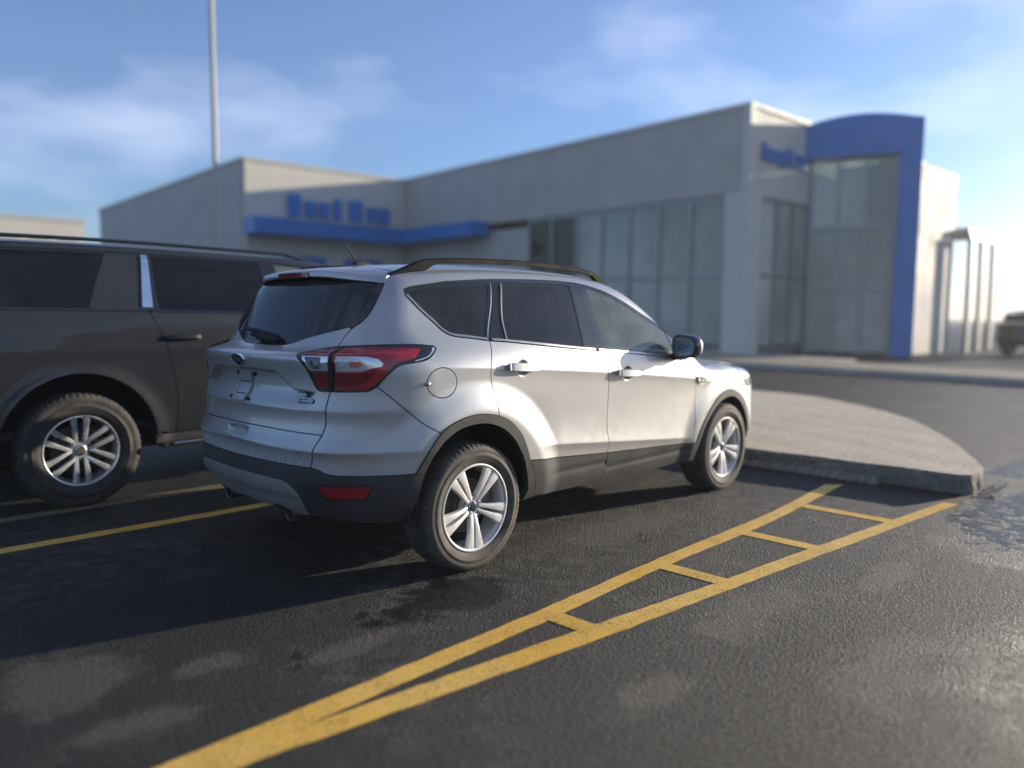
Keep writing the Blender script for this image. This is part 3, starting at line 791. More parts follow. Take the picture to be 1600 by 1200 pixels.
    for dq, z in ((-.055, 1.046), (.12, 1.046), (-.13, .920), (.055, .920)):
        pass
    c.panel('plate_pad', line((QC-.060, 1.054), (QC+.060, 1.054), (QC+.060, .908), (QC-.060, .908), (QC-.060, 1.054))[:-1], S, tg, left=False, res=.02, gap=0, disp=lambda a, b: brow(a, b)+.011-.004*((np.abs(b-1.005) < .004) | (np.abs(b-.945) < .004)), thick=.01)
    for dq in (-.060, .060):
        c.panel('plate_rib', line((QC+dq-.004, 1.054), (QC+dq+.004, 1.054), (QC+dq+.004, .908), (QC+dq-.004, .908), (QC+dq-.004, 1.054))[:-1], S, tg, left=False, res=.02, gap=0, disp=lambda a, b: brow(a, b)+.0135, thick=.010)
    for z in (1.005, .945):
        c.panel('plate_groove', line((QC-.055, z+.0025), (QC+.055, z+.0025), (QC+.055, z-.0025), (QC-.055, z-.0025), (QC-.055, z+.0025))[:-1], M['rubber'], tg, left=False, res=.02, gap=0, disp=lambda a, b: brow(a, b)+.0122, thick=.004)
    for dy, z in ((-.089, 1.044), (.089, 1.044), (-.089, .922), (.089, .922)):
        P, N = c.at(QC-dy, z, 0); P = P[0]+N[0]*(brow(np.array([QC]), np.array([z]))[0]+.004)
        b = MB(); b.lathe([(0, -.010), (.006, -.009), (.010, -.004), (.011, .004)], 10, 'x', tuple(P)); b.build('plate_screw', M['black'], tg, 40)
    # emblem
    P, N = c.at(QC, 1.122, .003); P = P[0]; N = N[0]
    zax = Vector((0, 0, 1)); nx = Vector(N).normalized(); yx = zax.cross(nx).normalized(); zx = nx.cross(yx)
    Em = Matrix((tuple(yx)+(0,), tuple(zx)+(0,), tuple(nx)+(0,), (0, 0, 0, 1))).transposed(); Em.translation = Vector(P)
    def disc(rx, ry, h, n=40): return [(rx*math.cos(2*math.pi*i/n), ry*math.sin(2*math.pi*i/n), h) for i in range(n)]
    e = MB(); e.rings([disc(.072, .030, -.008), disc(.072, .030, .003), disc(.069, .0275, .005), disc(.065, .0245, .005), disc(.064, .0235, .003)], True); e.xf(Em); emb = e.build('emblem', M['chrome'], tg, 40)
    e = MB(); e.rings([disc(.0638, .0234, .0), disc(.0636, .0232, .0038), disc(.055, .020, .0045)], True); e.xf(Em); e.build('emblem_oval', M['emblem_blue'], emb, 40)
    V, Fc = text_mesh('Ford', .040, .35, .0006); e = MB(); e.add((V*[1.15, 1, 1]+[0, 0, .0052]).tolist(), Fc); e.xf(Em); e.build('emblem_script', M['satin'], emb)
    def badge(name, txt, q, z, size, stretch, mt, host, shear=.25, ext=.0025):
        V, Fc = text_mesh(txt, size, shear, ext)
        # laid on the body: lettering runs to the reader's right
        P, N = c.at(q+V[:, 0]*stretch, z+V[:, 1], 0); d = brow(q+V[:, 0]*stretch, z+V[:, 1])
        return mesh_obj(name, P+N*(.0045+d+V[:, 2])[:, None], Fc, mt, host)
    badge('badge_letters', 'SE', -.848, .970, .036, 1.35, M['black'], tg)
    b1 = badge('badge_plate', 'I', -.849, .940, .001, 1, M['satin'], tg)
    bpm = line((-.889, .951), (-.814, .951), (-.811, .941), (-.814, .929), (-.889, .930), (-.889, .951))[:-1]
    c.panel('badge_border', bpm, M['black'], tg, left=False, off=.002, res=.02, gap=0, thick=.004, disp=lambda a, b: brow(a, b))
    badge('badge_letters', '4WD', -.850, .9395, .022, 1.30, M['chrome'], tg, .1, .003)
    bpy.data.objects.remove(b1)
    # --- bumper
    bc = c.panel('bumper_cover', join(rev(GD), LBOT[::-1] if False else rev(LBOT), QP, rev([p for p in ARO if p[0] <= -.274]), rev(BP2), rev(GD2)), S, res=.018, extra=[(q, .696+d) for d in (-.02, -.012, -.006, 0, .006, .012, .02) for q in np.arange(-.79, -.40, .02)])
    low = join(BP1, BP2, [(-.361, .582)], rev(BB), rev(ST))
    low_b = join(BP1, BP2, [(-.363, .582)], rev(BB), rev(ST), mirq(ST), mirq(BB), mirq([(-.363, .582)]), mirq(rev(BP2)), mirq(rev(BP1)))
    lb = c.panel('lower_bumper', low_b, CM, left=False, off=.003, res=.022, gap=.0015, thick=.012)[0]
    c.panel('skid_plate', join(ST, rev(SB), mirq(SB), mirq(rev(ST))), M['skid'], lb, left=False, off=.006, res=.02, gap=.0015, thick=.03, disp=lambda a, b: .012*sstep(.44, .50, b))
    rf = line((-.795, .539), (-.588, .535), (-.617, .466), (-.759, .468), (-.773, .479), (-.795, .539))[:-1]
    rfo = c.panel('rear_reflector', rf, M['reflector'], lb, off=.006, gap=.004, res=.02)
    c.panel('reflector_bezel', inset(rf, -.006), M['black'], lb, off=.0045, res=.03, gap=0)
    for sy in (1, -1):
        ex = MB(); ex.lathe([(.030, .0), (.036, -.003), (.038, .002), (.038, .22)], 24, 'x', (-.785, -.335*sy, .345))
        ex.lathe([(.0, .10), (.030, .10), (.030, .0)], 24, 'x', (-.785, -.335*sy, .345)); ex.build('exhaust_tip', M['iron'], root, 40)
    # --- tail lights
    lamp = join(LTa, LTb, LTIP, LBOT, LIN)
    tl = c.panel('tail_light', lamp, M['gloss_black'], gap=.002, res=.022, off=.000)
    gapq = .0
    ored = join(cr([(-.746, 1.191), (-.649, 1.198), (-.498, 1.198), (-.365, 1.190)]), cr([(-.365, 1.190), (-.404, 1.146)]), cr([(-.404, 1.146), (-.470, 1.129), (-.505, 1.110), (-.540, 1.063), (-.598, 1.007), (-.635, 1.001), (-.730, 1.000)]), cr([(-.730, 1.000), (-.727, 1.097), (-.746, 1.191)]))
    wht = join(line((-.725, 1.156), (-.610, 1.157), (-.565, 1.145), (-.544, 1.124), (-.552, 1.109), (-.580, 1.105), (-.632, 1.086), (-.725, 1.086), (-.725, 1.156)))
    bez = inset(wht, .006)
    wcl = join(line((-.721, 1.150), (-.653, 1.150), (-.624, 1.135), (-.612, 1.117), (-.636, 1.092), (-.721, 1.092), (-.721, 1.150)))
    c.panel('upper_red_lens', ored, M['lens_red'], tl, off=.005, holes=[wht], res=.02, gap=.001, thick=.006)
    c.panel('reversing_light_bezel', wht, M['lens_chrome'], tl, off=.006, holes=[wcl], res=.015, gap=.0005, thick=.006)
    c.panel('reversing_light', wcl, M['lens_white'], tl, off=.004, res=.012, gap=0, disp=lambda a, b: .002*np.sin(a*900))
    c.panel('indicator_bulb', line((-.669, 1.135), (-.635, 1.135), (-.625, 1.119), (-.646, 1.107), (-.670, 1.109), (-.669, 1.135))[:-1], M['amber'], tl, off=.0085, res=.02, gap=0, thick=.002)
    dred = join(line((-.724, 1.079), (-.576, 1.079), (-.607, 1.045), (-.640, 1.017), (-.724, 1.016), (-.724, 1.079)))
    c.panel('lower_red_lens', dred, M['lens_dark_red'], tl, off=.0075, res=.02, gap=0, thick=.003)
    c.panel('upper_red_lens', join(line((-.862, 1.163), (-.825, 1.176), (-.760, 1.186), (-.754, 1.162), (-.862, 1.163))), M['lens_red'], tl, off=.005, res=.02, gap=.001)
    iw = join(line((-.866, 1.157), (-.753, 1.158), (-.752, 1.090), (-.827, 1.088), (-.866, 1.157)))
    ib = join(line((-.849, 1.151), (-.781, 1.151), (-.781, 1.097), (-.821, 1.097), (-.849, 1.151)))
    c.panel('reversing_light_bezel', iw, M['lens_chrome'], tl, off=.006, holes=[ib], res=.015, gap=.0005)
    c.panel('reversing_light', ib, M['bulb'], tl, off=.003, res=.012, gap=0, disp=lambda a, b: .002*np.sin(a*700)*np.sin(b*700))
    c.panel('lower_red_lens', join(line((-.819, 1.082), (-.753, 1.084), (-.756, 1.003), (-.792, 1.002), (-.807, 1.031), (-.819, 1.082))), M['lens_dark_red'], tl, off=.0055, res=.02, gap=.001)
    tip = cr([(-.290, 1.196), (-.281, 1.189), (-.293, 1.176), (-.325, 1.152), (-.360, 1.140), (-.405, 1.131)]); tip2 = cr([(-.405, 1.135), (-.360, 1.146), (-.330, 1.157), (-.305, 1.178), (-.300, 1.192)])
    c.panel('clear_lens_tip', join(tip, tip2), M['lens_chrome'], tl, off=.004, res=.02, gap=0, thick=.003)
    c.panel('lamp_joint', join(line((-.750, 1.199), (-.739, 1.199), (-.736, 1.097), (-.743, .994), (-.754, .994), (-.749, 1.098), (-.750, 1.199))), M['black'], tl, off=.0065, res=.02, gap=0, thick=.005)
    # --- side glazing
    gq = cr([(-.425, 1.474), (-.329, 1.489), (.023, 1.514), (.262, 1.531)])+cr([(.262, 1.531), (.214, 1.425), (.123, 1.243)])+cr([(.123, 1.243), (.005, 1.258), (-.114, 1.277), (-.167, 1.296), (-.227, 1.333), (-.305, 1.391), (-.394, 1.448)])
    gq = join(gq)
    gf = join(line((.308, 1.540), (.352, 1.542)), cr([(.352, 1.542), (.285, 1.36), (.262, 1.225)]), line((.262, 1.225), (.157, 1.235)), cr([(.157, 1.235), (.232, 1.36), (.308, 1.540)]))
    gr = join(cr([(.378, 1.544), (.696, 1.552), (.962, 1.548)]), cr([(.962, 1.548), (.951, 1.392), (.916, 1.165)]), cr([(.916, 1.165), (.836, 1.171), (.283, 1.224)]), cr([(.283, 1.224), (.306, 1.36), (.378, 1.544)]))
    gn = join(cr([(1.124, 1.538), (1.183, 1.533), (1.307, 1.501), (1.498, 1.433), (1.7, 1.343), (1.905, 1.257)]), cr([(1.905, 1.257), (1.905, 1.18), (1.93, 1.085)]), cr([(1.93, 1.085), (1.461, 1.122), (1.113, 1.151)]), cr([(1.113, 1.151), (1.128, 1.308), (1.124, 1.538)]))
    dlo = join(DT, rev(DB))
    # split into quarter, rear-door and front-door frames
    seam1 = cr([(.303, 1.561), (.222, 1.359), (.139, 1.222)]); seam2 = cr([(1.052, 1.562), (1.044, 1.401), (1.044, 1.257), (1.036, 1.143)])
    dt = lambda a, b: [p for p in DT if a <= p[0] <= b]; db = lambda a, b: [p for p in DB if a <= p[0] <= b]
    KB = M['gloss_black']
    c.panel('window_frame', join(dt(-1, .303), seam1, rev(db(-1, .139))), KB, qp, off=-.004, holes=[gq], res=.03, gap=.0015, hgap=0)
    c.panel('quarter_window', gq, M['glass_dark'], qp, off=-.006, res=.04, gap=0, thick=.003)
    c.panel('window_frame', join(seam1[:1], dt(.303, 1.052), seam2, rev(db(.139, 1.036)), rev(seam1)), KB, rd, off=-.004, holes=[gf, gr], res=.03, gap=.0015, hgap=0)
    c.panel('door_window', gr, M['glass_dark'], rd, off=-.007, res=.04, gap=0, thick=.003)
    c.panel('fixed_window', gf, M['glass_dark'], rd, off=-.006, res=.04, gap=0, thick=.003)
    c.panel('window_frame', join(seam2[:1], dt(1.052, 3), [(2.09, 1.05)], rev(db(1.036, 3)), rev(seam2)), KB, fdo, off=-.004, holes=[gn], res=.03, gap=.0015, hgap=0)
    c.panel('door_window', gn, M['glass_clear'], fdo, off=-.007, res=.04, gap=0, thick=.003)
    # bright strips
    def strip(name, pts, w, m, host, off=.003):
        P = np.array(pts); t = np.gradient(P, axis=0); t /= np.linalg.norm(t, axis=1, keepdims=True); n_ = np.stack([-t[:, 1], t[:, 0]], 1)
        c.panel(name, join((P+n_*w*.5).tolist(), rev((P-n_*w*.5).tolist())), m, host, off=off, res=.05, gap=0, thick=.006)
    up = lambda L, d: [(a, b+d) for a, b in L]
    strip('belt_moulding', cr([(-.440, 1.462), (-.338, 1.388), (-.235, 1.322), (-.18, 1.283), (-.122, 1.261), (0, 1.247), (.132, 1.231)]), .011, M['satin'], qp)
    strip('belt_moulding', up(db(.150, 1.030), .009), .011, M['satin'], rd)
    strip('belt_moulding', up(db(1.045, 2.0), .009), .011, M['satin'], fdo)
    strip('window_divider', cr([(.365, 1.543), (.296, 1.36), (.273, 1.225)]), .009, M['satin'], rd, .0)
    strip('pillar_edge', cr([(.285, 1.545), (.236, 1.42), (.137, 1.243)]), .007, M['satin'], qp, .0)
    # --- handles
    for host, q0, z0 in ((rd, .330, 1.072), (fdo, 1.318, .994)):
        qs = np.linspace(q0-.118, q0+.118, 17); zs = z0-.055*(qs-q0)
        sec = []
        for k in range(2):
            mb = MB(); rings = []
            for i, (q, z) in enumerate(zip(qs, zs)):
                t = (q-q0)/.118; h = .0205*(1-.25*max(0, t)**3-.15*max(0, -t)**4); o = .030+.010*(1-t*t)
                if abs(t) > .97: o -= .006
                P, N = c.at([q]*6, [z-h, z-h*.7, z+h*.7, z+h, z+h*.6, z-h*.6], [o-.012, o, o, o-.012, o-.020, o-.020]); rings.append([tuple(p*[1, -1, 1] if k else p) for p in P])
            mb.rings(rings, True); hn = mb.build('door_handle', S, host[k], 40)
            for dq, w in ((-.098, .022), (.092, .018)):
                ft = MB(); q = q0+dq; z = z0-.055*dq; rr = []
                for o in (-.004, .030):
                    P, N = c.at([q-w, q+w, q+w, q-w], [z-.014, z-.014, z+.014, z+.014], o); rr.append([tuple(p*[1, -1, 1] if k else p) for p in P])
                ft.rings(rr, True); ft.build('handle_foot', S, hn, 40)
    # --- wing vent badge
    ve = line((2.205, .921), (2.235, .921), (2.335, .902), (2.362, .889), (2.305, .864), (2.24, .866), (2.21, .895), (2.205, .921))[:-1]
    vb = c.panel('vent_badge', join(ve), M['chrome'], off=.010, gap=0, res=.02, thick=.012)
    for k in range(3):
        a = 2.245+.033*k
        c.panel('vent_slot', line((a, .908-.004*k), (a+.022, .904-.004*k), (a+.016, .896-.003*k), (a-.003, .898-.003*k), (a, .908-.004*k))[:-1], M['black'], vb, off=.0115, gap=0, res=.03, thick=.002)
        c.panel('vent_slot', line((a, .889-.002*k), (a+.022, .887-.002*k), (a+.014, .876), (a-.003, .876), (a, .889-.002*k))[:-1], M['black'], vb, off=.0115, gap=0, res=.03, thick=.002)
    # --- roof rails
    for sy in (-1, 1):
        xs = np.linspace(-.335, 1.60, 70); rings = []
        for x in xs:
            t = (x+.335)/1.935; up_ = .052*sstep(0, .14, t)*(1-sstep(.86, 1.0, t))
            P = c.on_top(min(x, 1.58), -.572)[0][0]; z = float(P[2])
            foot = max(1-sstep(.10, .17, t), sstep(.86, .92, t))
            zb = z-.012 if foot > .99 else z+(up_-.024)*(1-foot)+(-.012)*foot
            zt = z+up_+.006; zb = min(zb, zt-.004); w = .017
            yy = .572+.004*up_/.05
            rings.append([(x, sy*(yy-w), zb), (x, sy*(yy+w), zb), (x, sy*(yy+w*.95), zt-.008), (x, sy*(yy+w*.5), zt), (x, sy*(yy-w*.5), zt), (x, sy*(yy-w*.95), zt-.008)])
        mb = MB(); mb.rings(rings, True); mb.build('roof_rail', M['rail'], root, 35)
    # --- aerial
    P = c.on_top(-.09, 0)[0][0]; z = float(P[2])
    a = MB(); rings = []
    for x, w, h in ((-.155, .004, .006), (-.15, .016, .018), (-.12, .022, .026), (-.07, .020, .020), (-.03, .012, .010), (-.005, .003, .003)):
        rings.append([(x, -w, z-.006), (x, w, z-.006), (x, w*.8, z+h*.6), (x, w*.3, z+h), (x, -w*.3, z+h), (x, -w*.8, z+h*.6)])
    a.rings(rings, True); ao = a.build('aerial', M['black'], root, 50)
    a = MB(); a.tube([(-.135, 0, z+.015), (-.160, 0, z+.05), (-.215, 0, z+.125)], [.006, .005, .003], 8); a.build('aerial_mast', M['black'], ao, 60)
    # --- door mirrors
    for k, sy in enumerate((-1, 1)):
        def sec(x, y0, y1, z0, z1, r, n=24):
            out = []
            for i in range(n):
                t = 2*math.pi*i/n; cx, cz = math.cos(t), math.sin(t)
                ex = abs(cx)**.55*(1 if cx > 0 else -1); ez = abs(cz)**.6*(1 if cz > 0 else -1)
                yy = (y0+y1)/2+ex*(y1-y0)/2; zz = (z0+z1)/2+ez*(z1-z0)/2-.10*(yy-y0)*(1 if cz > 0 else -.35)*.9
                out.append((x+.10*(yy-.92), sy*yy, zz))
            return out
        hs = MB(); hs.rings([sec(1.885, .91, 1.09, 1.07, 1.238, 0), sec(1.89, .905, 1.098, 1.066, 1.245, 0), sec(1.90, .905, 1.100, 1.066, 1.245, 0), sec(1.95, .912, 1.080, 1.080, 1.225, 0), sec(1.985, .93, 1.03, 1.11, 1.19, 0), sec(1.992, .95, 1.0, 1.13, 1.17, 0)], True)
        ho = hs.build('door_mirror', S, root, 60)
        bz = MB(); bz.rings([sec(1.888, .908, 1.093, 1.069, 1.241, 0), sec(1.845, .907, 1.092, 1.069, 1.241, 0), sec(1.838, .912, 1.086, 1.074, 1.236, 0), sec(1.838, .922, 1.075, 1.084, 1.226, 0), sec(1.843, .926, 1.071, 1.088, 1.222, 0)], False); bz.build('mirror_surround', M['gloss_black'], ho, 40)
        mg = MB(); mg.rings([sec(1.8415, .924, 1.072, 1.086, 1.224, 0), sec(1.8405, .924, 1.072, 1.086, 1.224, 0)], True); mg.build('mirror_glass', M['mirror'], ho, None)
        ar = MB(); ar.box((1.87, -.97, 1.055), (1.96, -.84, 1.10), .015); ar.xf(Matrix.Scale(-sy, 4, (0, 1, 0))); ar.build('mirror_arm', M['black'], ho, 40)
    # --- nose
    hf = [(x, y) for x, y in hoodF if y <= 0]
    P, _ = c.on_top([p[0] for p in hf], [p[1] for p in hf], 0); nose_top = [(float(B.q_of(p[0], p[1])), float(p[2])) for p in P]
    hdl = hd[-1]
    lamp_f = join(cr([hdl, nose_top[4], nose_top[10]]), cr([nose_top[10], (3.62, .82), (3.3, .80), (2.999, .80)]), cr([(2.999, .80), (2.90, .895), hdl]))
    c.panel('headlight', lamp_f, M['headlight'], off=-.002, res=.03)
    nb = join(cr([(2.999, .80), (3.3, .80), (3.62, .82), nose_top[10]]), nose_top[10:], [(QF, .30)], cr([(QF, .30), (3.7, .29), (3.2, .30), (3.16, .42), (3.129, .505)]), cr([(3.129, .505), (3.10, .66), (2.999, .80)]))
    grl = join(line((3.72, .80), (QF-.004, .815), (QF-.004, .64), (3.80, .63), (3.72, .80)))
    fb = c.panel('front_bumper', nb, S, holes=[grl], res=.035)
    c.panel('grille', grl, M['black'], fb, off=-.02, res=.04, gap=-.01)
    for z in (.68, .73, .78):
        strip('grille_bar', cr([(3.76, z), (4.0, z), (QF-.005, z)]), .022, M['satin'], fb, -.004)
    c.panel('lower_grille', join(line((3.5, .46), (QF, .46), (QF, .34), (3.55, .34), (3.5, .46))), M['black'], fb, off=.003, res=.05)
    # --- underside, liners, cabin
    u = MB(); u.box((-.30, -.66, .235), (3.1, .66, .40)); u.box((.44, -.80, .29), (2.2, .80, .42)); u.build('underbody', M['black'], root)
    MB().box((-.22, -.55, .185), (.25, .55, .26), .03).build('rear_light_block', M['black'], root)  # box added near the rear axle to stop sunlight passing under the car
    for sy in (-1, 1): MB().box((.14, min(sy*.36, sy*.60), .11), (.50, max(sy*.36, sy*.60), .26), .03).build('side_light_block', M['black'], root)  # boxes added to block the lit wedge by the rear wheels
    MB().box((2.35, -.55, .185), (2.95, .55, .26), .03).build('front_light_block', M['black'], root)  # matching box added at the front axle to block low sunlight
    for xw in (0, 2.69):
        for sy in (-1, 1):
            l = MB(); rr = []
            for y in (.862 if xw == 0 else .79, .56):
                rr.append([(xw+.44*math.cos(t), sy*y, .337+.44*math.sin(t)) for t in np.linspace(-.02, math.pi+.02, 30)])
            l.rings(rr, False, False); n = 30
            l.add([(xw+.44*math.cos(t), sy*.56, .337+.44*math.sin(t)) for t in np.linspace(-.02, math.pi+.02, 30)], [tuple(range(30))])
            l.build('wheel_liner', M['black'], root, 60)
    fl = MB()
    for lp in (quarter, rear_door, front_door, wing, fuel): 
        b = c.backing('f', lp, None); fl.add(b.V, b.F)
    for lp in (gate_full, low_full):
        Pl = inset(lp, -.006); Q = inset(lp, .02); n = len(Pl); A, _ = c.at(Pl[:, 0], Pl[:, 1], -.014); Bq, _ = c.at(Q[:, 0], Q[:, 1], -.014)
        fl.add(np.vstack([A, Bq]).tolist(), [(i, (i+1) % n, n+(i+1) % n, n+i) for i in range(n)])
    tag(fl.build('shut_line_flange', M['black'], root), kind='stuff')
    # inner door skins below the belt line
    sk = join(db(-.1, 2.06), [(2.15, .95), (2.2, .50), (2.1, .33), (.5, .34), (.42, .60), (.25, .80), (0, .88), (-.349, .799), (-.503, .592), (-.734, .592), (-.733, 1.148), (-.300, 1.200)])
    c.panel('inner_skin', sk, M['trim_dark'], off=-.045, res=.08, thick=0, gap=.004)
    cabin = MB(); cabin.box((-.60, -.72, .42), (2.45, .72, .46)); cabin.build('cabin_floor', M['trim_dark'], root)
    ld = MB(); ld.box((-.66, -.66, .46), (.05, .66, .95), .03); ld.build('load_cover', M['trim_dark'], root)
    ds = MB(); ds.box((2.02, -.74, .62), (2.34, .74, 1.055), .06); ds.build('dashboard', M['trim_dark'], root, 60)
    sw = MB(); th = np.linspace(0, 2*math.pi, 33)[:-1]
    ring = [Vector((1.93+.07*math.sin(t)*.5, .37+.185*math.cos(t), 1.0+.18*math.sin(t))) for t in th]; sw.tube(ring+[ring[0]], .016, 8, False); sw.tube([(1.94, .37, 1.0), (2.05, .37, .97)], .04, 8); sw.tube([(1.93, .20, 1.0), (1.93, .54, 1.0)], .014, 6); sw.build('steering_wheel', M['trim_dark'], root, 60)
    def seat(x, y, w, name):
        s_ = MB(); s_.box((x-.02, y-w, .60), (x+.50, y+w, .78), .05)
        st = len(s_.V); s_.box((-.07, -w, 0), (.07, w, .62), .055); s_.xf(Matrix.Translation((x, y, .70)) @ Matrix.Rotation(R(-16), 4, 'Y'), st)
        so = s_.build(name, M['seat'], root, 60)
        h = MB(); h.box((-.05, -.13, 0), (.05, .13, .19), .04); h.tube([(0, -.06, -.10), (0, -.06, .02)], .008, 6); h.tube([(0, .06, -.10), (0, .06, .02)], .008, 6)
        h.xf(Matrix.Translation((x-.20, y, 1.345)) @ Matrix.Rotation(R(-10), 4, 'Y')); h.build('headrest', M['seat'], so, 60)
    seat(1.28, .37, .25, 'front_seat'); seat(1.28, -.37, .25, 'front_seat'); seat(.40, .36, .34, 'rear_seat'); seat(.40, -.36, .34, 'rear_seat')
    hl = c.panel('headliner', [(x, y) for x, y in join([(-.28, -.56), (1.55, -.56), (1.55, .56), (-.280, .560)])], M['trim_light'], left=False, top=True, off=-.05, res=.2, thick=0, gap=0)
    for y in (-.644, .620): MB().box((1.02, y-.03, .5), (1.10, y+.03, 1.5)).build('pillar_trim', M['trim_light'], root)
    # --- wheels
    spec = dict(rl=.2355, yl=-.106, pairs=5, a0=R(-90), r0=.040, face=.80, s0=.0115, s1=.036, w0=.0120, w1=.034, yh=-.080, hub=.068, cap=.031, capmat=M['cap'], lugs=5, la=R(90), lr=.054, bs=1.0, mat=M['alloy'], Ro=.345, hw=.1175, slots=64, tmat=M['tyre'],
                extra=lambda g: [('cap_ring', MB().lathe([(.0265, -.0845), (.030, -.0868), (.0325, -.083)], 36), M['chrome'])])
    place_wheels(make_wheel(spec), root, [(0, -1, 0), (2.69, -1, R(0)), (0, 1, R(20)), (2.69, 1, R(50))], .337, .78)
    return root, c

# ================================================================== dark full-size SUV
def build_suv(loc):
    B = FullSize(); root = empty('large_suv', loc)
    tag(root, 'dark grey full-size SUV with tinted windows parked left of the silver car', 'car')
    qc = B.xc-B.rho*math.pi/2-B.yc; qf = B.xf+B.rho*math.pi/2+B.yc
    c = Car(B, root, qc); S = M['grey_paint']; mir = lambda L: [(2*qc-a, b) for a, b in L]
    ayd = lambda x: .80-.0*x
    xs = np.linspace(-1.02, 2.55, 70); P, _ = c.on_top(xs, -(.765+.12*sstep(2.0, 2.6, xs))); dl = [(float(B.q_of(p[0], p[1])), float(p[2])) for p in P]
    arch = lambda xw, r, a0=0, a1=180: [(xw+r*math.cos(R(t)), .43+r*math.sin(R(t))) for t in np.linspace(a1, a0, 40)]
    belt = [(-1.0, 1.385), (.08, 1.375), (.52, 1.372), (1.5, 1.355), (2.9, 1.325)]
    bz = lambda x: float(np.interp(x, [p[0] for p in belt], [p[1] for p in belt]))
    tz = lambda x: float(np.interp(x, [-1.0, .2, 1.5, 2.1, 2.4, 2.9], [1.755, 1.775, 1.765, 1.72, 1.63, 1.36]))
    tl = lambda a, b: [(x, tz(x)) for x in np.linspace(a, b, max(3, int(abs(b-a)/.05)))]
    bl = lambda a, b: [(x, bz(x)) for x in np.linspace(a, b, max(3, int(abs(b-a)/.05)))]
    # windows
    wq = join(tl(-.98, .245), cr([(.245, tz(.245)), (.17, 1.60), (.085, bz(.085))]), rev(bl(-.98, .085)))
    wr = join(tl(.565, 1.42), line((1.42, tz(1.42)), (1.46, bz(1.46))), rev(bl(.56, 1.46)))
    wf = join(tl(1.56, 2.86), rev(bl(1.60, 2.88)))
    # panels
    rd_rear = cr([(.50, 1.80), (.485, 1.372), (.60, 1.10), (.66, .80), (.655, .50), (.62, .43)])
    rdR = cr([(.485, 1.372), (.60, 1.08), (.655, .80), (.665, .60), (.64, .45)])
    bseam = cr([(1.51, 1.355), (1.53, .9), (1.51, .46)])
    fseam = cr([(2.86, 1.327), (2.83, .9), (2.80, .46)])
    sill = lambda a, b: [(x, .46) for x in np.linspace(a, b, max(2, int(abs(a-b)/.05)))]
    body_rear = join(dl, [(2.93, 1.335)], rev(tl(2.86, 2.90)), rev(tl(1.56, 2.86))[0:1], rev([(x, z+.012) for x, z in tl(-.99, 2.88)]), [(-1.0, 1.37)], [(x, z-.012) for x, z in bl(-.99, .485)], rdR, [(.60, .46)], rev(arch(0, .53, 5, 175)), [(-.52, .46), (-1.9, .46)] if False else [(-.9, .46)], line((-.9, .46), (-1.50, .46), (-1.50, .80)), line((-1.50, .80), (-1.45, 1.35), (-1.22, 1.70)))
    qp = c.panel('quarter_panel', body_rear, S, res=.045)
    rdo = c.panel('rear_door', join([(x, z-.012) for x, z in bl(.49, 1.51)], bseam, rev(sill(.64, 1.51)), rev(rdR)), S, res=.04)
    fdo = c.panel('front_door', join([(x, z-.012) for x, z in bl(1.51, 2.86)], fseam, rev(sill(1.51, 2.80)), rev(bseam)), S, res=.045)
    c.panel('window_frame', join([(x, z+.010) for x, z in tl(-.985, .53)], [(.50, 1.372)], rev([(x, z-.010) for x, z in bl(-.985, .49)])), S, qp, off=-.003, holes=[wq], res=.05, gap=0, hgap=0)
    c.panel('window_frame', join([(x, z+.010) for x, z in tl(.53, 1.50)], [(1.51, 1.36)], rev([(x, z-.010) for x, z in bl(.50, 1.51)])), M['gloss_black'], rdo, off=-.003, holes=[wr], res=.05, gap=0, hgap=0)
    c.panel('window_frame', join([(x, z+.010) for x, z in tl(1.50, 2.86)], rev([(x, z-.010) for x, z in bl(1.51, 2.89)])), M['gloss_black'], fdo, off=-.003, holes=[wf], res=.05, gap=0, hgap=0)
    c.panel('quarter_window', wq, M['glass_suv'], qp, off=-.005, res=.08, gap=0, thick=.003)
    c.panel('door_window', wr, M['glass_suv'], rdo, off=-.005, res=.08, gap=0, thick=.003)
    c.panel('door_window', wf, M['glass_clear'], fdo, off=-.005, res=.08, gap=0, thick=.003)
    c.panel('pillar_trim', join(line((.44, 1.39), (.515, 1.39), (.535, 1.775), (.49, 1.775), (.44, 1.39))), M['chrome'], qp, off=.006, res=.04, gap=0)  # chrome strip added to give the pillar its bright streak of light
    for host, a, b in ((qp, -.98, .47), (rdo, .50, 1.50), (fdo, 1.53, 2.84)):
        L_ = bl(a, b); c.panel('belt_moulding', join([(x, z+.004) for x, z in L_], rev([(x, z-.014) for x, z in L_])), M['gloss_black'], host, off=.006, res=.08, gap=0, thick=.006)
    for host, q0 in ((rdo, .72), (fdo, 1.70)):
        for k in range(2):
            rings = []
            for q in np.linspace(q0-.12, q0+.12, 13):
                t = (q-q0)/.12; o = .02+.022*(1-t**4); Pn, N = c.at([q]*6, [1.155, 1.160, 1.185, 1.190, 1.182, 1.162], [o-.01, o, o, o-.01, o-.018, o-.018]); rings.append([tuple(p*[1, -1, 1] if k else p) for p in Pn])
            MB().rings(rings, True).build('door_handle', S, host[k], 40)
    wing = join(cr([(2.86, 1.325), (3.1, 1.26), (3.6, 1.215), (4.0, 1.16)]), cr([(4.0, 1.16), (4.1, .9), (3.95, .46)]), rev(arch(3.41, .53, 4, 176)), [(2.85, .46)], rev(fseam))
    c.panel('front_wing', wing, S, res=.05)
    for xw in (0, 3.41):
        ao = arch(xw, .535, 0, 180); ai = arch(xw, .505, 0, 180)
        c.panel('wheel_arch_trim', join(ao, rev(ai)), S, off=.006, res=.04, gap=0, thick=.04)
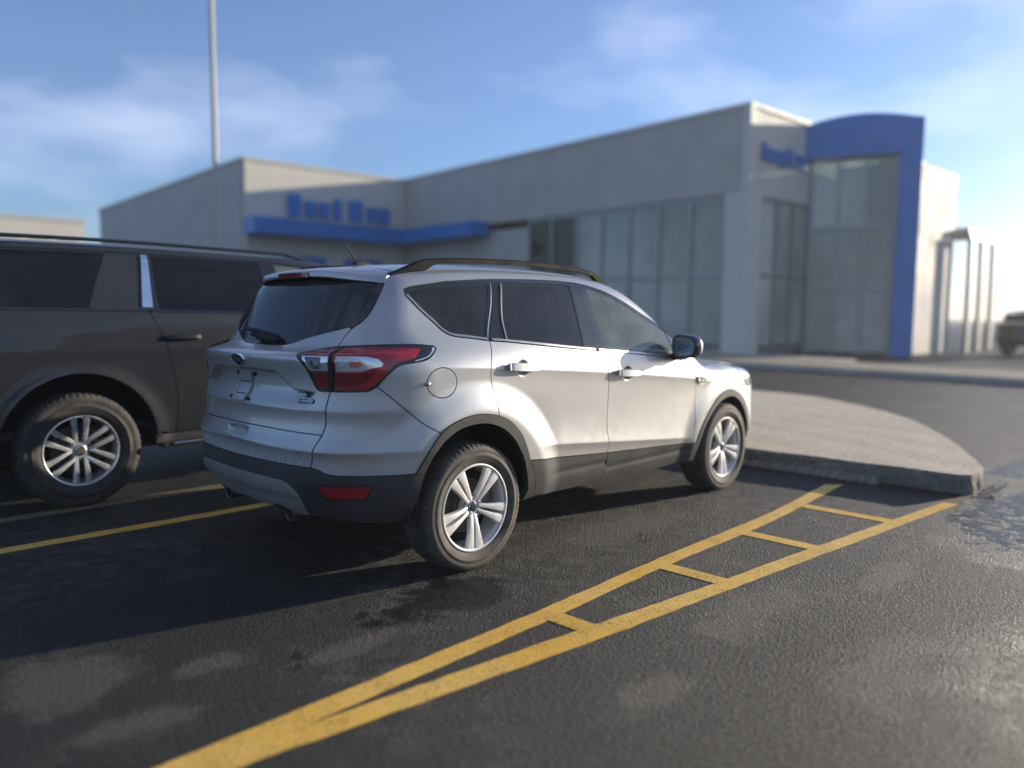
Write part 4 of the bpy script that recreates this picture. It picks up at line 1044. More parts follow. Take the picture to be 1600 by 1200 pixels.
    c.panel('sill_trim', join(line((.49, .455), (2.92, .455), (2.90, .37), (.50, .37), (.49, .455))), M['cladding'], off=.004, res=.06)
    for sy in (-1, 1):
        rb = MB(); rb.box((.53, -.06, -.02), (2.86, .06, .02), .012); rb.xf(Matrix.Translation((0, sy*1.0, .375))); o = rb.build('running_board', M['cladding'], root, 40)
        MB().tube([(.60, sy*1.062, .384), (1.7, sy*1.064, .386), (2.80, sy*1.062, .384)], .012, 8).build('running_board_strip', M['chrome'], o, 60)
    back = [(qc, 1.30), (-1.50, 1.30)]
    lowb = join(line((-.60, .46), (-1.50, .46), (qc, .46), (qc, .80), (-1.50, .80), (-1.50, .46))[:0] or line((qc, .80), (-1.50, .80), (-1.48, .46), (-.52, .46), (-.56, .36), (-1.4, .33), (qc, .33), (qc, .80)))
    c.panel('rear_bumper', lowb, S, res=.06)
    gate = join(line((qc, 1.335), (-1.47, 1.335), (-1.50, .81), (qc, .81)))
    c.panel('tailgate', join(line((2*qc+1.47, 1.335), (-1.47, 1.335), (-1.50, .81), (2*qc+1.50, .81), (2*qc+1.47, 1.335))[:-1]), S, left=False, res=.06)
    c.panel('rear_window', join(line((2*qc+1.45, 1.34), (-1.45, 1.34), (-1.30, 1.72), (2*qc+1.30, 1.72), (2*qc+1.45, 1.34))[:-1]), M['glass_suv'], left=False, res=.08)
    c.panel('tail_light', join(line((-1.38, 1.33), (-1.26, 1.33), (-1.28, .95), (-1.42, .95), (-1.38, 1.33))), M['lens_red'], off=.01, res=.05)
    c.panel('front_bumper', join(line((4.05, 1.10), (qf, 1.12), (qf, .36), (4.2, .36), (3.93, .46), (4.1, .9), (4.05, 1.10))), S, res=.07)
    c.panel('headlight', join(line((4.15, 1.08), (4.6, 1.06), (4.6, .92), (4.2, .94), (4.15, 1.08))), M['headlight'], off=.008, res=.06)
    c.panel('grille', join(line((4.65, 1.06), (qf, 1.07), (qf, .66), (4.7, .68), (4.65, 1.06))), M['black'], off=.008, res=.07)
    # top: roof, screen, bonnet
    rr = [(float(x), -.765) for x in np.linspace(-1.02, 2.14, 50)]
    c.panel('roof', join(rr, [(2.2, -.4), (2.22, 0), (2.2, .4)], [(x, -y) for x, y in rev(rr)], [(-1.06, .4), (-1.08, 0), (-1.06, -.4)]), S, left=False, top=True, res=.06)
    w1 = [(float(x), -float(.765+.12*sstep(2.0, 2.6, x))) for x in np.linspace(2.16, 2.98, 20)]
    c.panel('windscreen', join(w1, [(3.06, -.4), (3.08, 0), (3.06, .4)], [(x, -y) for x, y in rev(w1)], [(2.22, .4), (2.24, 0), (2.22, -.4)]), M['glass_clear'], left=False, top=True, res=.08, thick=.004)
    h1 = [(float(x), -.86) for x in np.linspace(3.10, 3.95, 20)]
    c.panel('bonnet', join(h1, [(4.2, -.6), (4.26, 0), (4.2, .6)], [(x, -y) for x, y in rev(h1)]), S, left=False, top=True, res=.06)
    for sy in (-1, 1):
        zt = [float(c.on_top(x, sy*.72)[0][0][2]) for x in np.linspace(-.95, 1.95, 14)]
        pts = [(x, sy*.72, z+.035*(1 if 0 < i < 13 else 0)) for i, (x, z) in enumerate(zip(np.linspace(-.95, 1.95, 14), zt))]
        MB().tube(pts, .014, 8).build('roof_rail', M['gloss_black'], root, 60)
        m_ = MB(); m_.box((2.62, -.12, -.10), (2.76, .12, .12), .045); m_.xf(Matrix.Translation((0, sy*1.16, 1.32))); mo = m_.build('door_mirror', S, root, 60)
        MB().box((2.612, sy*1.16-.10, 1.24), (2.618, sy*1.16+.10, 1.42)).build('mirror_glass', M['mirror'], mo)
        MB().box((2.66, min(sy*.93, sy*1.08), 1.25), (2.74, max(sy*.93, sy*1.08), 1.29), .012).build('mirror_arm', M['black'], mo)
        for xw in (0, 3.41):
            l = MB(); rg = []
            for y in (.965, .62): rg.append([(xw+.51*math.cos(t), sy*y, .42+.51*math.sin(t)) for t in np.linspace(0, math.pi, 30)])
            l.rings(rg, False, False); l.add(rg[1], [tuple(range(30))]); l.build('wheel_liner', M['black'], root, 60)
    u = MB(); u.box((-1.1, -.80, .34), (4.1, .80, .50)); u.build('underbody', M['black'], root)
    MB().box((-1.15, -.88, .50), (2.9, .88, .55)).build('cabin_floor', M['trim_dark'], root)
    for x in (.25, 1.15, 2.0):
        for y in (-.45, .45):
            s_ = MB(); s_.box((x-.05, y-.28, .85), (x+.45, y+.28, 1.0), .05); s_.box((x-.16, y-.28, .90), (x, y+.28, 1.42), .05); so = s_.build('seat', M['seat'], root, 60)
            MB().box((x-.17, y-.13, 1.44), (x-.07, y+.13, 1.63), .04).build('headrest', M['seat'], so, 60)
    MB().box((2.72, -.85, .85), (3.02, .85, 1.28), .05).build('dashboard', M['trim_dark'], root, 60)
    def bow(g):
        y0 = g['yh']-.0105; out = []
        a, b_, h, w = .034, .0115, .0115, .021
        P2 = [(-a, -b_*.7), (-w*.55, -b_*.7), (-w*.42, -h), (w*.62, -h), (w*.5, -b_*.7), (a, -b_*.7), (a*.86, b_*.7), (w*.42, b_*.7), (w*.32, h), (-w*.72, h), (-w*.6, b_*.7), (-a*1.12, b_*.7)]
        ang = R(38); P2 = [(x*math.cos(ang)-z*math.sin(ang), x*math.sin(ang)+z*math.cos(ang)) for x, z in P2]
        m_ = MB(); n = len(P2); m_.add([(x, y0+.006, z) for x, z in P2]+[(x, y0, z) for x, z in P2], [tuple(range(n, 2*n))]+[(i, (i+1) % n, n+(i+1) % n, n+i) for i in range(n)])
        return [('cap_emblem', m_, M['gold'])]
    spec = dict(rl=.247, yl=-.112, pairs=6, a0=R(90), r0=.05, s0=.029, s1=.043, pw=1.0, w0=.015, w1=.025, face=.75, yh=-.082, hub=.082, cap=.038, capmat=M['satin'], lugs=6, la=R(90), lr=.0698, bs=1.15, mat=M['alloy2'], Ro=.400, hw=.130, slots=58, tmat=M['tyre2'],
                letters=[('WRANGLER', R(155), .036, .322), ('WRANGLER', R(-25), .036, .322)], extra=bow, nutm=M['black'])
    place_wheels(make_wheel(spec), root, [(0, -1, 0), (3.41, -1, R(13)), (0, 1, R(20)), (3.41, 1, R(33))], .394, .875)
    return root

# ================================================================== ground
def asphalt(name, wet=(), dry=()):
    t = NT(name); p = t.pos()
    big = t.noise(.55, 5, .6); mid = t.noise(2.1, 7, .62, dist=.3); det = t.noise(9, 8, .68, dist=.4); fine = t.noise(42, 7, .72); grit = t.noise(150, 4, .7)
    vor = t.n('ShaderNodeTexVoronoi'); vor.inputs['Scale'].default_value = 64; t.l(t.mix(.06, p, t.noise(30, 3)), vor.inputs['Vector'])
    vo2 = t.n('ShaderNodeTexVoronoi'); vo2.inputs['Scale'].default_value = 150; t.l(p, vo2.inputs['Vector'])
    def blob(x, y, rx, ry, lo, hi):
        mp = t.n('ShaderNodeMapping'); mp.inputs['Location'].default_value = (-x/rx, -y/ry, 0); mp.inputs['Scale'].default_value = (1/rx, 1/ry, 0)
        t.l(p, mp.inputs['Vector']); ln = t.n('ShaderNodeVectorMath', operation='LENGTH'); t.l(mp.outputs[0], ln.inputs[0])
        d = t.math('ADD', ln.outputs['Value'], t.math('ADD', t.math('MULTIPLY', t.math('SUBTRACT', mid, .5), 1.8), t.math('MULTIPLY', t.math('SUBTRACT', det, .5), 1.5)))
        return t.ramp(d, [(lo, 1), (hi, 0)])
    col = t.mix(t.ramp(mid, [(.40, 0), (.62, 1)]), (.0065, .0073, .0092), (.0120, .0128, .0146))
    dust = t.math('MULTIPLY', t.ramp(det, [(.47, 0), (.58, 1)]), t.ramp(big, [(.46, 0), (.60, .8)]))
    for b in dry: dust = t.math('MAXIMUM', dust, blob(*b, .50, .92))
    dust = t.math('MULTIPLY', dust, t.ramp(fine, [(.36, .25), (.60, 1)]))
    col = t.mix(t.math('MULTIPLY', dust, .85), col, (.125, .116, .100))
    col = t.mix(t.ramp(vor.outputs['Distance'], [(.0, .5), (.30, 0)]), col, (.060, .059, .058))
    col = t.mix(t.ramp(t.noise(38, 2, .4), [(.70, 0), (.74, .6)]), col, (.006, .006, .007))
    wetm = t.math('MULTIPLY', t.ramp(mid, [(.60, 0), (.66, .5)]), t.ramp(big, [(.5, 0), (.55, 1)]))
    for *b, wgt, brk in wet:
        w_ = t.math('MULTIPLY', blob(*b, .50, .95), wgt)
        if brk: w_ = t.math('MULTIPLY', w_, t.ramp(det, [(.42, .25), (.56, 1)]))
        wetm = t.math('MAXIMUM', wetm, w_)
    col = t.mix(t.math('MULTIPLY', wetm, .6), col, (.006, .0065, .0075))
    rough = t.mix(wetm, t.ramp(fine, [(.3, .42), (.7, .66)]), t.ramp(fine, [(.3, .12), (.7, .26)]))
    h = t.math('ADD', t.math('MULTIPLY', t.ramp(vor.outputs['Distance'], [(.0, 1), (.50, 0)]), .55), t.math('ADD', t.math('MULTIPLY', fine, 1.1), t.math('ADD', t.math('MULTIPLY', grit, .45), t.math('MULTIPLY', t.ramp(vo2.outputs['Distance'], [(0, 1), (.5, 0)]), .25))))
    n1 = t.bump(t.noise(1.3, 3, .5), .35, .02); nb = t.n('ShaderNodeBump'); nb.inputs['Distance'].default_value = .026; t.l(h, nb.inputs['Height']); t.l(n1, nb.inputs['Normal'])
    t.l(t.math('SUBTRACT', .9, t.math('MULTIPLY', wetm, .80)), nb.inputs['Strength'])
    t.set(base=col, rough=rough, normal=nb.outputs[0], spec=.30)
    return t.m
def line_paint():
    t = NT('yellow_line_paint')
    fine = t.noise(85, 5, .7); mid = t.noise(6, 6, .6); big = t.noise(1.2, 4, .6)
    col = t.mix(t.ramp(big, [(.35, 0), (.65, 1)]), (.82, .46, .05), (.84, .54, .13))
    col = t.mix(t.ramp(mid, [(.45, 0), (.75, .5)]), col, (.55, .32, .055))
    wear = t.math('MULTIPLY', t.ramp(fine, [(.53, 0), (.60, 1)]), t.ramp(mid, [(.35, .25), (.65, 1)]))
    col = t.mix(wear, col, (.03, .028, .026))
    h = t.math('ADD', t.math('MULTIPLY', fine, .8), t.noise(260, 3))
    t.set(base=col, rough=.62, normal=t.bump(h, .7, .006)); return t.m
M['yellow'] = line_paint()
M['asphalt'] = asphalt('asphalt', [(3.3, -2.80, 1.5, .55, .85, 1), (5.6, -2.40, 1.2, .35, .8, 1), (-.40, -1.08, .50, .26, .55, 0), (9, -4, 3, 1, .7, 1), (1.2, -3.4, 1.6, .5, .45, 1)], [(-1.92, -.72, .30, .34), (-1.85, -1.22, .34, .15), (-1.45, -.98, .22, .12), (.50, -2.20, .55, .22), (-.47, -2.32, .30, .13), (.30, -2.85, .50, .22), (1.5, -2.5, .4, .14), (1.25, -.95, .9, .30), (-1.05, -1.22, .4, .10)])
def concrete(name, a, b, dark, bump=.6):
    t = NT(name); f = t.noise(1.2, 6, .6); g = t.noise(26, 6, .7); h = t.noise(120, 4, .6); st = t.noise(9, 5, .65, dist=.5)
    col = t.mix(t.ramp(f, [(.35, 0), (.65, 1)]), a, b); col = t.mix(t.ramp(g, [(.52, 0), (.66, .9)]), col, dark); col = t.mix(t.ramp(st, [(.60, 0), (.72, .5)]), col, dark)
    t.set(base=col, rough=.9, normal=t.bump(t.math('ADD', g, t.math('MULTIPLY', h, .6)), bump, .02)); return t.m
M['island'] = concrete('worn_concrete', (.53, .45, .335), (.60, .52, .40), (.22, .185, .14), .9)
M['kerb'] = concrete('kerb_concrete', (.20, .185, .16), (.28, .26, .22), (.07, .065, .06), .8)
M['pale_conc'] = concrete('pale_concrete', (.36, .33, .28), (.42, .39, .33), (.22, .2, .17), .2)

# the lot: one sheet out to the horizon
gs = 420
ground = mesh_obj('ground', [(-gs, -gs, 0), (gs, -gs, 0), (gs, gs, 0), (-gs, gs, 0)], [(0, 1, 2, 3)], M['asphalt']); tag(ground, kind='structure')
def strip_poly(name, left, right, m, z=.0012, jit=.002, ends=True):
    """a painted line between two edge polylines, with ragged edges"""
    n = 90
    def rs(L_):
        P = np.array(cr(L_, .02)); t = np.linspace(0, len(P)-1, n); i = np.floor(t).astype(int).clip(0, len(P)-2); return P[i]+(P[i+1]-P[i])*(t-i)[:, None]
    A, Bq = rs(left), rs(right)
    A = A+rng.normal(0, jit, A.shape)*[.2, 1]; Bq = Bq+rng.normal(0, jit, Bq.shape)*[.2, 1]
    V = [(x, y, z) for x, y in A]+[(x, y, z) for x, y in Bq]
    o = mesh_obj(name, V, [(i, n+i, n+i+1, i+1) for i in range(n-1)], m); tag(o, kind='structure'); return o
strip_poly('yellow_line', [(-2.6, -1.505), (-1.906, -1.508), (-.3, -1.508), (.877, -1.478), (2.21, -1.470), (3.44, -1.385)], [(-2.6, -1.62), (-1.152, -1.618), (-.25, -1.612), (.69, -1.580), (1.96, -1.585), (3.55, -1.49)], M['yellow'])
strip_poly('yellow_line', [(-2.6, -1.56), (-1.75, -1.60), (-1.179, -1.655), (-.13, -1.791), (.764, -1.91), (1.215, -1.956), (3.487, -2.245)], [(-2.6, -1.66), (-1.732, -1.690), (-1.253, -1.757), (-.123, -1.912), (1.031, -2.043), (3.50, -2.34)], M['yellow'], z=.0018)
for x0, ya, yb in ((2.63, -1.56, -2.15), (1.68, -1.57, -2.05), (.765, -1.57, -1.94), (-.19, -1.60, -1.84)):
    strip_poly('yellow_line', [(x0+.055, ya), (x0+.06, yb)], [(x0-.055, ya), (x0-.05, yb)], M['yellow'], z=.0024)
strip_poly('yellow_line', [(-4.5, 1.29), (-1.70, 1.285), (-.12, 1.225), (3.4, 1.19)], [(-4.5, 1.18), (-1.72, 1.175), (-.15, 1.115), (3.4, 1.08)], M['yellow'])
t = NT('faded_line_paint'); f = t.noise(40, 5, .7); t.set(base=t.mix(t.ramp(f, [(.4, 0), (.6, 1)]), (.24, .185, .085), (.07, .062, .045)), rough=.8, normal=t.bump(f, .5, .006)); M['faded'] = t.m
strip_poly('faded_line', [(-1.9, 2.03), (-.9, 2.03), (-.1, 2.02), (3.4, 1.98)], [(-1.9, 1.90), (-.9, 1.90), (-.14, 1.86), (3.4, 1.82)], M['faded'])

def island():
    out = cr([(3.93, -2.316), (4.30, -2.30), (4.96, -2.06), (5.89, -1.63), (7.27, -.80), (8.15, .07), (8.78, .95), (8.95, 2.0), (8.7, 3.2), (7.6, 4.3), (5.6, 4.9), (4.2, 5.0), (3.66, 4.6)], .04)
    fr = cr([(3.66, 4.6), (3.70, 1.2), (3.765, -.528), (3.836, -1.282), (3.875, -2.10), (3.88, -2.27), (3.93, -2.316)], .03)
    lp = inset(join(out, fr), 0); UV, T, rim = fill(lp, [], .05)
    def nz(x, y, s): return np.sin(x*7.3*s+y*3.1*s)*np.cos(y*6.7*s-x*2.3*s)
    z = .15+.004*nz(UV[:, 0], UV[:, 1], 1)+.0012*rng.normal(0, 1, len(UV))
    V = [(x, y, zz) for (x, y), zz in zip(UV, z)]; Fc = [tuple(f) for f in T]
    top = mesh_obj('traffic_island', V, Fc, M['island'], None, True); tag(top, kind='structure')
    # kerb face, crumbling at the foot
    rv = [a for a, b in rim]; nxt = dict(rim); order = [rim[0][0]]
    while nxt[order[-1]] != order[0]: order.append(nxt[order[-1]])
    ring = UV[order]; e = np.roll(ring, -1, 0)-np.roll(ring, 1, 0); e /= np.linalg.norm(e, axis=1, keepdims=True)+1e-9; nn = np.stack([e[:, 1], -e[:, 0]], 1)
    lv = [(0, None), (.006, -.010), (.012, -.03), (.010, -.06), (.014, -.10), (.012, -.16)]
    VV = []
    for o_, dz in lv:
        j = rng.normal(0, .010 if dz is not None and dz < -.02 else .001, len(ring))
        for i, (p, q) in enumerate(zip(ring, nn)):
            zz = z[order[i]] if dz is None else .15+dz+rng.normal(0, .003)
            VV.append((p[0]+q[0]*(o_+j[i]), p[1]+q[1]*(o_+j[i]), zz))
    n = len(ring); FF = [(k*n+i, (k+1)*n+i, (k+1)*n+(i+1) % n, k*n+(i+1) % n) for k in range(len(lv)-1) for i in range(n)]
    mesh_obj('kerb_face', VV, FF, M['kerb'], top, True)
    # scalloped mortar strip along the foot of the kerb
    mb = MB(); rings = []; xs = np.linspace(0, 1, 150)
    for u in xs:
        x = 3.765+(3.835-3.765)*u; y = -.10-1.58*u; sc = .5+.5*abs(math.sin(u*62+1.2*math.sin(u*9))); w = .030+.075*sc*(.4+.6*u); h = .028+.022*sc
        rings.append([(x, y, -.002), (x-w, y, -.002), (x-w*.92, y, .010), (x-w*.55, y, h), (x, y, h+.006)])
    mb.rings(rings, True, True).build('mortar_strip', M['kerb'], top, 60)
    # loose stones at the broken corner
    st = MB()
    for i in range(260):
        a = rng.uniform(0, 1); x = 3.80+rng.exponential(.16)+.15*a; y = -2.36-abs(rng.normal(0, .045))-.02*a; s_ = rng.uniform(.003, .010)
        bm = bmesh.new(); bmesh.ops.create_icosphere(bm, subdivisions=1, radius=s_)
        for v in bm.verts: v.co = v.co*(1+rng.uniform(-.25, .25)); v.co.z *= .7
        bmesh.ops.translate(bm, verts=bm.verts, vec=(x, y, s_*.4)); st.bm(bm)
    o = st.build('loose_stones', M['island']); tag(o, 'crumbled grey stones at the broken corner of the concrete island', 'gravel', kind='stuff')
island()

# ================================================================== dealership buildings
M['render_wall'] = simple('grey_panel_wall', (.47, .44, .385), .7, var=.10, scale=.8)  # greyer tone, shade put into the colour of walls turned from the sun
M['sunlit_wall'] = simple('sunlit_panel_wall', (.64, .60, .50), .7, var=.05, scale=.8)  # paler copy for sun-facing walls, sunlight put into the colour
M['white_col'] = simple('pale_column', (.60, .57, .50), .6, var=.05)
M['blue'] = simple('blue_cladding', (.0, .165, .50), .4, .0, var=.10, scale=2)
M['mullion'] = simple('mullion_grey', (.30, .31, .31), .4, .5)
M['shop_glass'] = glass('showroom_glass', (.45, .55, .52), (.92, 1.0, .97), .01, 1.5, .85, (.62, .66, .57), .25)  # bright reflections painted in as a pale green diffuse share
M['dark_glass'] = glass('dark_showroom_glass', (.04, .055, .055), (.8, .9, .9), .02, 1.4)
M['pale_glass'] = glass('pale_showroom_glass', (.6, .66, .62), (.95, 1, .98), .02, 1.6, 1.0, (.78, .82, .74), .25)  # paler diffuse version, painted for panes with the brightest reflections
M['interior'] = simple('showroom_interior', (.55, .56, .50), .8, var=.2, scale=.5)
M['soil'] = concrete('verge_ground', (.25, .21, .15), (.32, .27, .20), (.12, .10, .06), .5)
rt = np.array([.6937, -.7203]); fw = np.array([.7203, .6937]); K0 = (20.5, 8.12); TH = -math.atan2(.0789, .9965)
def slab(name, lo, hi, m, parent, ch=0): return MB().box(lo, hi, ch).build(name, m, parent)
def showroom():
    r = empty('showroom_building', (K0[0], K0[1], 0), TH)
    tag(r, 'large grey showroom building with tall corner glazing behind the silver car', 'building')
    H = 8.0
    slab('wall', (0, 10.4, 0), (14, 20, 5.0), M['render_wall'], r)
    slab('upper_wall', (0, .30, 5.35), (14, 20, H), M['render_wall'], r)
    slab('front_fascia', (.02, .0, 5.30), (4.2, .30, H), M['sunlit_wall'], r)
    slab('parapet', (-.06, -.06, H), (14, 20, H+.14), M['white_col'], r)
    slab('corner_column', (-.10, -.10, 0), (.75, .75, 5.34), M['white_col'], r)
    slab('corner_fin', (-.08, -.08, 5.36), (.16, .16, H), M['white_col'], r)
    slab('floor', (.3, .3, 0), (14, 10.4, .1), M['interior'], r)
    slab('inner_wall', (6.5, .4, .1), (6.7, 10.4, 5.3), M['interior'], r)
    # left-hand curtain wall
    ys = np.linspace(.80, 10.3, 8)
    for i in range(7):
        for z0, z1 in ((.35, 2.65), (2.75, 5.20)):
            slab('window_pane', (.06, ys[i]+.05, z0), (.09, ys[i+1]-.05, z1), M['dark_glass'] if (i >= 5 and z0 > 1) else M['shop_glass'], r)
    for y in ys: slab('mullion', (-.03, y-.05, .05), (.14, y+.05, 5.32), M['mullion'], r)
    for z in (.2, 2.70, 5.25): slab('transom', (.0, .80, z-.05), (.12, 10.3, z+.05), M['mullion'], r)
    xs = np.linspace(.78, 4.0, 4)
    for i in range(3):
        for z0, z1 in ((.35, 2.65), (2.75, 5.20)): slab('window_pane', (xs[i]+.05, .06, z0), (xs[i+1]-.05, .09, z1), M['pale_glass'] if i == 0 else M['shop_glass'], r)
    for x in xs: slab('mullion', (x-.05, -.03, .05), (x+.05, .14, 5.28), M['mullion'], r)
    for z in (.2, 2.70, 5.24): slab('transom', (.78, .0, z-.05), (4.0, .12, z+.05), M['mullion'], r)
    # blue sign letters on the front fascia (too blurred to read: plain raised strokes)
    for x, w, z0, z1 in ((.82, .26, 6.4, 7.0), (1.2, .30, 6.4, 6.86), (1.62, .22, 6.4, 6.86), (1.95, .26, 6.3, 6.86), (2.45, .42, 6.4, 7.0), (3.05, .30, 6.4, 6.9), (3.5, .34, 6.4, 6.88)):
        slab('sign_block', (x-w/2, -.10, z0), (x+w/2, -.01, z1), M['blue'], r, .03)
    # entrance portal: blue header and leg, glazed bay behind
    A = np.array([4.0, 0]); Bp = np.array([5.28, -2.94]); d = (Bp-A)/np.linalg.norm(Bp-A); nrm = np.array([d[1], -d[0]])   # towards the camera side
    if nrm[0] > 0: nrm = -nrm
    Lp = float(np.linalg.norm(Bp-A))
    hd = MB(); rings = []
    for u in np.linspace(-.25, Lp+.30, 13):
        t = (u+.25)/(Lp+.55); zt = 7.95+.28*math.sin(math.pi*min(1, t*1.05))**.8; p = A+d*u
        o1 = p+nrm*.36; o2 = p-nrm*.72
        rings.append([(o1[0], o1[1], 6.85), (o2[0], o2[1], 6.85), (o2[0], o2[1], zt), (o1[0], o1[1], zt)])
    hd.rings(rings, True, True).build('portal_header', M['blue'], r)
    lg = MB(); c0 = Bp
    pol = [tuple(c0+d*a+nrm*b) for a, b in ((-.38, .34), (.30, .34), (.30, -.70), (-.38, -.70))]
    if area(pol) < 0: pol = pol[::-1]
    lg.prism(pol, 0, 6.85).build('portal_leg', M['blue'], r)
    us = np.linspace(.1, Lp-.45, 4)
    for i in range(3):
        for j, (z0, z1) in enumerate(((.1, 2.3), (2.4, 4.4), (4.5, 6.8))):
            p0 = A+d*(us[i]+.05); p1 = A+d*(us[i+1]-.05); q0 = p0-nrm*.03; q1 = p1-nrm*.03
            pl = [tuple(p0), tuple(p1), tuple(q1), tuple(q0)]
            if area(pl) < 0: pl = pl[::-1]
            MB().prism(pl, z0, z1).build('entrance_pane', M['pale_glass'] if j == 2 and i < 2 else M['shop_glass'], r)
    for u in us:
        p = A+d*u; pl = [tuple(p+d*a+nrm*b) for a, b in ((-.05, .08), (.05, .08), (.05, -.1), (-.05, -.1))]
        if area(pl) < 0: pl = pl[::-1]
        MB().prism(pl, 0, 6.85).build('mullion', M['mullion'], r)
    for z in (2.35, 4.45):
        pl = [tuple(A+d*a+nrm*b) for a, b in ((.1, .06), (Lp-.45, .06), (Lp-.45, -.08), (.1, -.08))]
        if area(pl) < 0: pl = pl[::-1]
        MB().prism(pl, z-.05, z+.05).build('transom', M['mullion'], r)
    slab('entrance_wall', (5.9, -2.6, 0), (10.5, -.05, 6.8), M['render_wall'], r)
    # right wing with a slatted awning on posts
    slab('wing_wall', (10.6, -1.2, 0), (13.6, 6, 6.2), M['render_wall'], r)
    for i in range(5): slab('awning_slat', (11+.7*i, -3.0, 4.6), (11.12+.7*i, -1.25, 4.85), M['mullion'], r)
    slab('awning_beam', (10.9, -3.1, 4.4), (14.0, -2.95, 4.6), M['mullion'], r)
    for x in (11.1, 12.4, 13.8): slab('awning_post', (x-.09, -3.12, 0), (x+.09, -2.94, 4.4), M['mullion'], r)
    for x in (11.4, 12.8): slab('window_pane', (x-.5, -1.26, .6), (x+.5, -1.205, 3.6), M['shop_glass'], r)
def service():
    r = empty('service_building', (K0[0], K0[1], 0), TH)
    tag(r, 'cream service building with long blue canopy behind the aerial', 'building')
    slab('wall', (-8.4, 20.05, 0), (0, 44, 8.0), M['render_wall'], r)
    slab('front_wall', (-8.35, 19.75, 0), (-.02, 20.04, 8.0), M['sunlit_wall'], r)
    slab('parapet', (-8.46, 19.69, 8.0), (-.05, 44, 8.12), M['white_col'], r)
    slab('canopy', (-8.5, 18.5, 4.75), (-.05, 19.72, 5.45), M['blue'], r)
    slab('canopy_return', (-1.05, 12.9, 4.78), (-.06, 18.48, 5.42), M['blue'], r)
    for x, w, h_ in ((-6.1, .62, 1.0), (-5.3, .5, .75), (-4.6, .55, .75), (-3.9, .4, .95), (-2.9, .7, 1.0), (-2.0, .5, .75), (-1.3, .6, .78)): slab('sign_block', (x-w/2, 19.55, 5.75), (x+w/2, 19.74, 5.75+h_), M['blue'], r, .05)
    for x in (-5.6, -2.4):
        f = slab('roller_door', (x-1.1, 19.68, 0), (x+1.1, 19.742, 3.9), M['blue'], r)
        for z in np.arange(.5, 3.8, .5): slab('door_slat', (x-1.05, 19.66, z), (x+1.05, 19.676, z+.42), M['blue'], f)
def far_block():
    p = np.array([-2.748, -3.784])-41*rt+60*fw
    r = empty('distant_building', (p[0], p[1], 0), TH)
    tag(r, 'distant cream flat-roofed building at the far left above the dark SUV', 'building')
    slab('wall', (0, 0, 0), (7, 14, 8.6), M['sunlit_wall'], r); slab('parapet', (-.1, -.1, 8.6), (7.1, 14.1, 8.8), M['white_col'], r)
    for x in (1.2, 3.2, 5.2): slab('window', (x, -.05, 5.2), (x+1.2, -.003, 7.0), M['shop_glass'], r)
showroom(); service(); far_block()
def loc_slab(name, lo, hi, m):
    o = MB().box(lo, hi).build(name, m); o.location = (K0[0], K0[1], 0); o.rotation_euler = (0, 0, TH); tag(o, kind='structure'); return o
loc_slab('verge', (-4.2, -34, -.1), (-1.4, 30, .12), M['soil'])
loc_slab('verge_kerb', (-4.36, -34, -.1), (-4.203, 30, .14), M['pale_conc'])
loc_slab('pavement', (-1.39, -3.8, -.1), (-.12, 12.6, .13), M['pale_conc'])

# thin bright air over the whole lot
hz = NT('morning_haze'); hz.t.nodes.remove(hz.p); pv = hz.n('ShaderNodeVolumePrincipled'); pv.inputs['Color'].default_value = (.93, .95, 1.0, 1); pv.inputs['Density'].default_value = .0014; pv.inputs['Anisotropy'].default_value = .25
hz.l(pv.outputs[0], hz.out.inputs['Volume'])
ho = MB().box((-430, -430, -1.5), (430, 430, 13)).build('haze', hz.m); tag(ho, kind='stuff')

# lamp post behind the dark SUV
p = np.array([-2.748, -3.784])-8.40*rt+22*fw
r = empty('light_pole', (p[0], p[1], 0)); tag(r, 'tall thin pale light pole rising behind the dark SUV', 'lamp post')
MB().lathe([(.0, .75), (.22, .75), (.24, .7), (.24, 0), (0, 0)], 20, 'z').build('pole_base', M['pale_conc'], r, 40)
MB().lathe([(.085, .75), (.06, 11.0), (.0, 11.0)], 20, 'z').build('pole_shaft', M['render_wall'], r, 40)
for s_ in (-1, 1):
    MB().box((s_*.1 if s_ > 0 else -.85, -.16, 10.85), (.85 if s_ > 0 else -.1, .16, 11.0), .03).build('lamp_head', M['mullion'], r)

suv = build_suv((-1.043, 2.980, 0))
car, carbody = build_crossover()

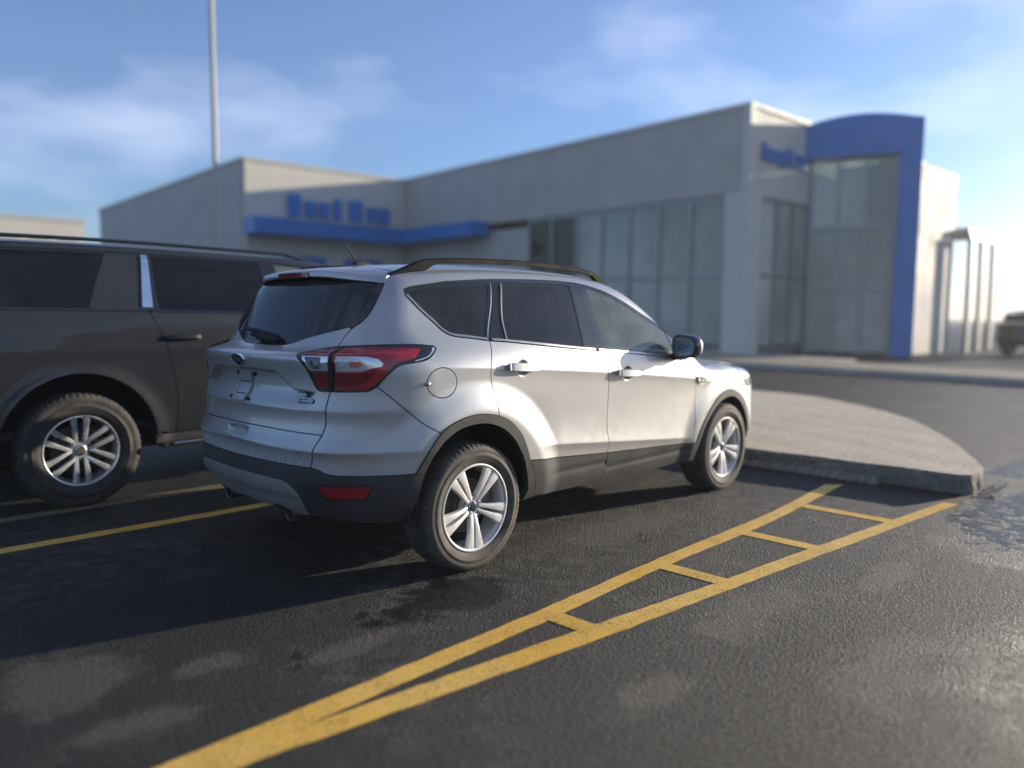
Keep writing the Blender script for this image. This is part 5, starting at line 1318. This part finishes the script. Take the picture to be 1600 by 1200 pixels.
# ================================================================== far parked car
def far_car(loc, rz):
    B = Crossover(); root = empty('parked_car', loc, rz); tag(root, 'small dark car parked far off at the right edge beyond the verge', 'car')
    c = Car(B, root, QC); S = M['dark_paint']
    body = join(line((QC, 1.10), (-.75, 1.14), (.2, 1.16), (2.1, 1.06), (2.9, .96), (3.4, .86), (QF, .84), (QF, .33), (3.2, .33), (3.12, .40)), [(2.69+.43*math.cos(t), .34+.43*math.sin(t)) for t in np.linspace(.1, math.pi-.1, 24)], [(2.2, .31), (.5, .32)], [(.43*math.cos(t), .34+.43*math.sin(t)) for t in np.linspace(.1, math.pi-.1, 24)], [(-.5, .36), (QC, .36)])
    c.panel('body_panel', body, S, res=.09)
    c.panel('side_window', join(line((-.42, 1.46), (.3, 1.54), (1.0, 1.56), (1.5, 1.44), (2.0, 1.20), (2.05, 1.08), (.2, 1.19), (-.2, 1.24), (-.42, 1.46))), M['glass_dark'], res=.1)
    c.panel('rear_window', line((QC-.55, 1.2), (QC+.55, 1.2), (QC+.6, 1.5), (QC-.6, 1.5), (QC-.55, 1.2))[:-1], M['glass_dark'], left=False, res=.1)
    c.panel('roof', join(line((-.5, -.66), (1.6, -.66), (1.6, .66), (-.5, .66), (-.5, -.66))), S, left=False, top=True, res=.1)
    c.panel('windscreen', join(line((1.62, -.66), (2.35, -.70), (2.35, .70), (1.62, .66), (1.62, -.66))), M['glass_dark'], left=False, top=True, res=.1)
    c.panel('bonnet', join(line((2.37, -.75), (3.25, -.70), (3.35, 0), (3.25, .70), (2.37, .75), (2.37, -.75))), S, left=False, top=True, res=.1)
    c.panel('tail_light', join(line((-.85, 1.12), (-.55, 1.12), (-.6, .98), (-.85, .98), (-.85, 1.12))), M['lens_red'], off=.01, res=.08)
    c.panel('headlight', join(line((3.05, .88), (3.5, .84), (3.5, .76), (3.1, .78), (3.05, .88))), M['headlight'], off=.01, res=.08)
    for x in (0, 2.69):
        for sy in (-1, 1):
            ty = MB(); ty.lathe([(.20, -.10), (.24, -.115), (.32, -.115), (.345, -.08), (.345, .08), (.32, .115), (.2, .1)], 32); o = ty.build('tyre', M['tyre2'], root, 40); o.location = (x, sy*.78, .34)
            rm = MB(); rm.lathe([(0, -.08), (.05, -.085), (.09, -.06), (.19, -.09), (.205, -.10), (.2, .1)], 20); q = rm.build('wheel', M['alloy'], o, 40); q.rotation_euler = (0, 0, 0 if sy < 0 else math.pi)
pc = np.array([-2.748, -3.784])+18.6*rt+27.5*fw
far_car((pc[0], pc[1], 0), R(-30))
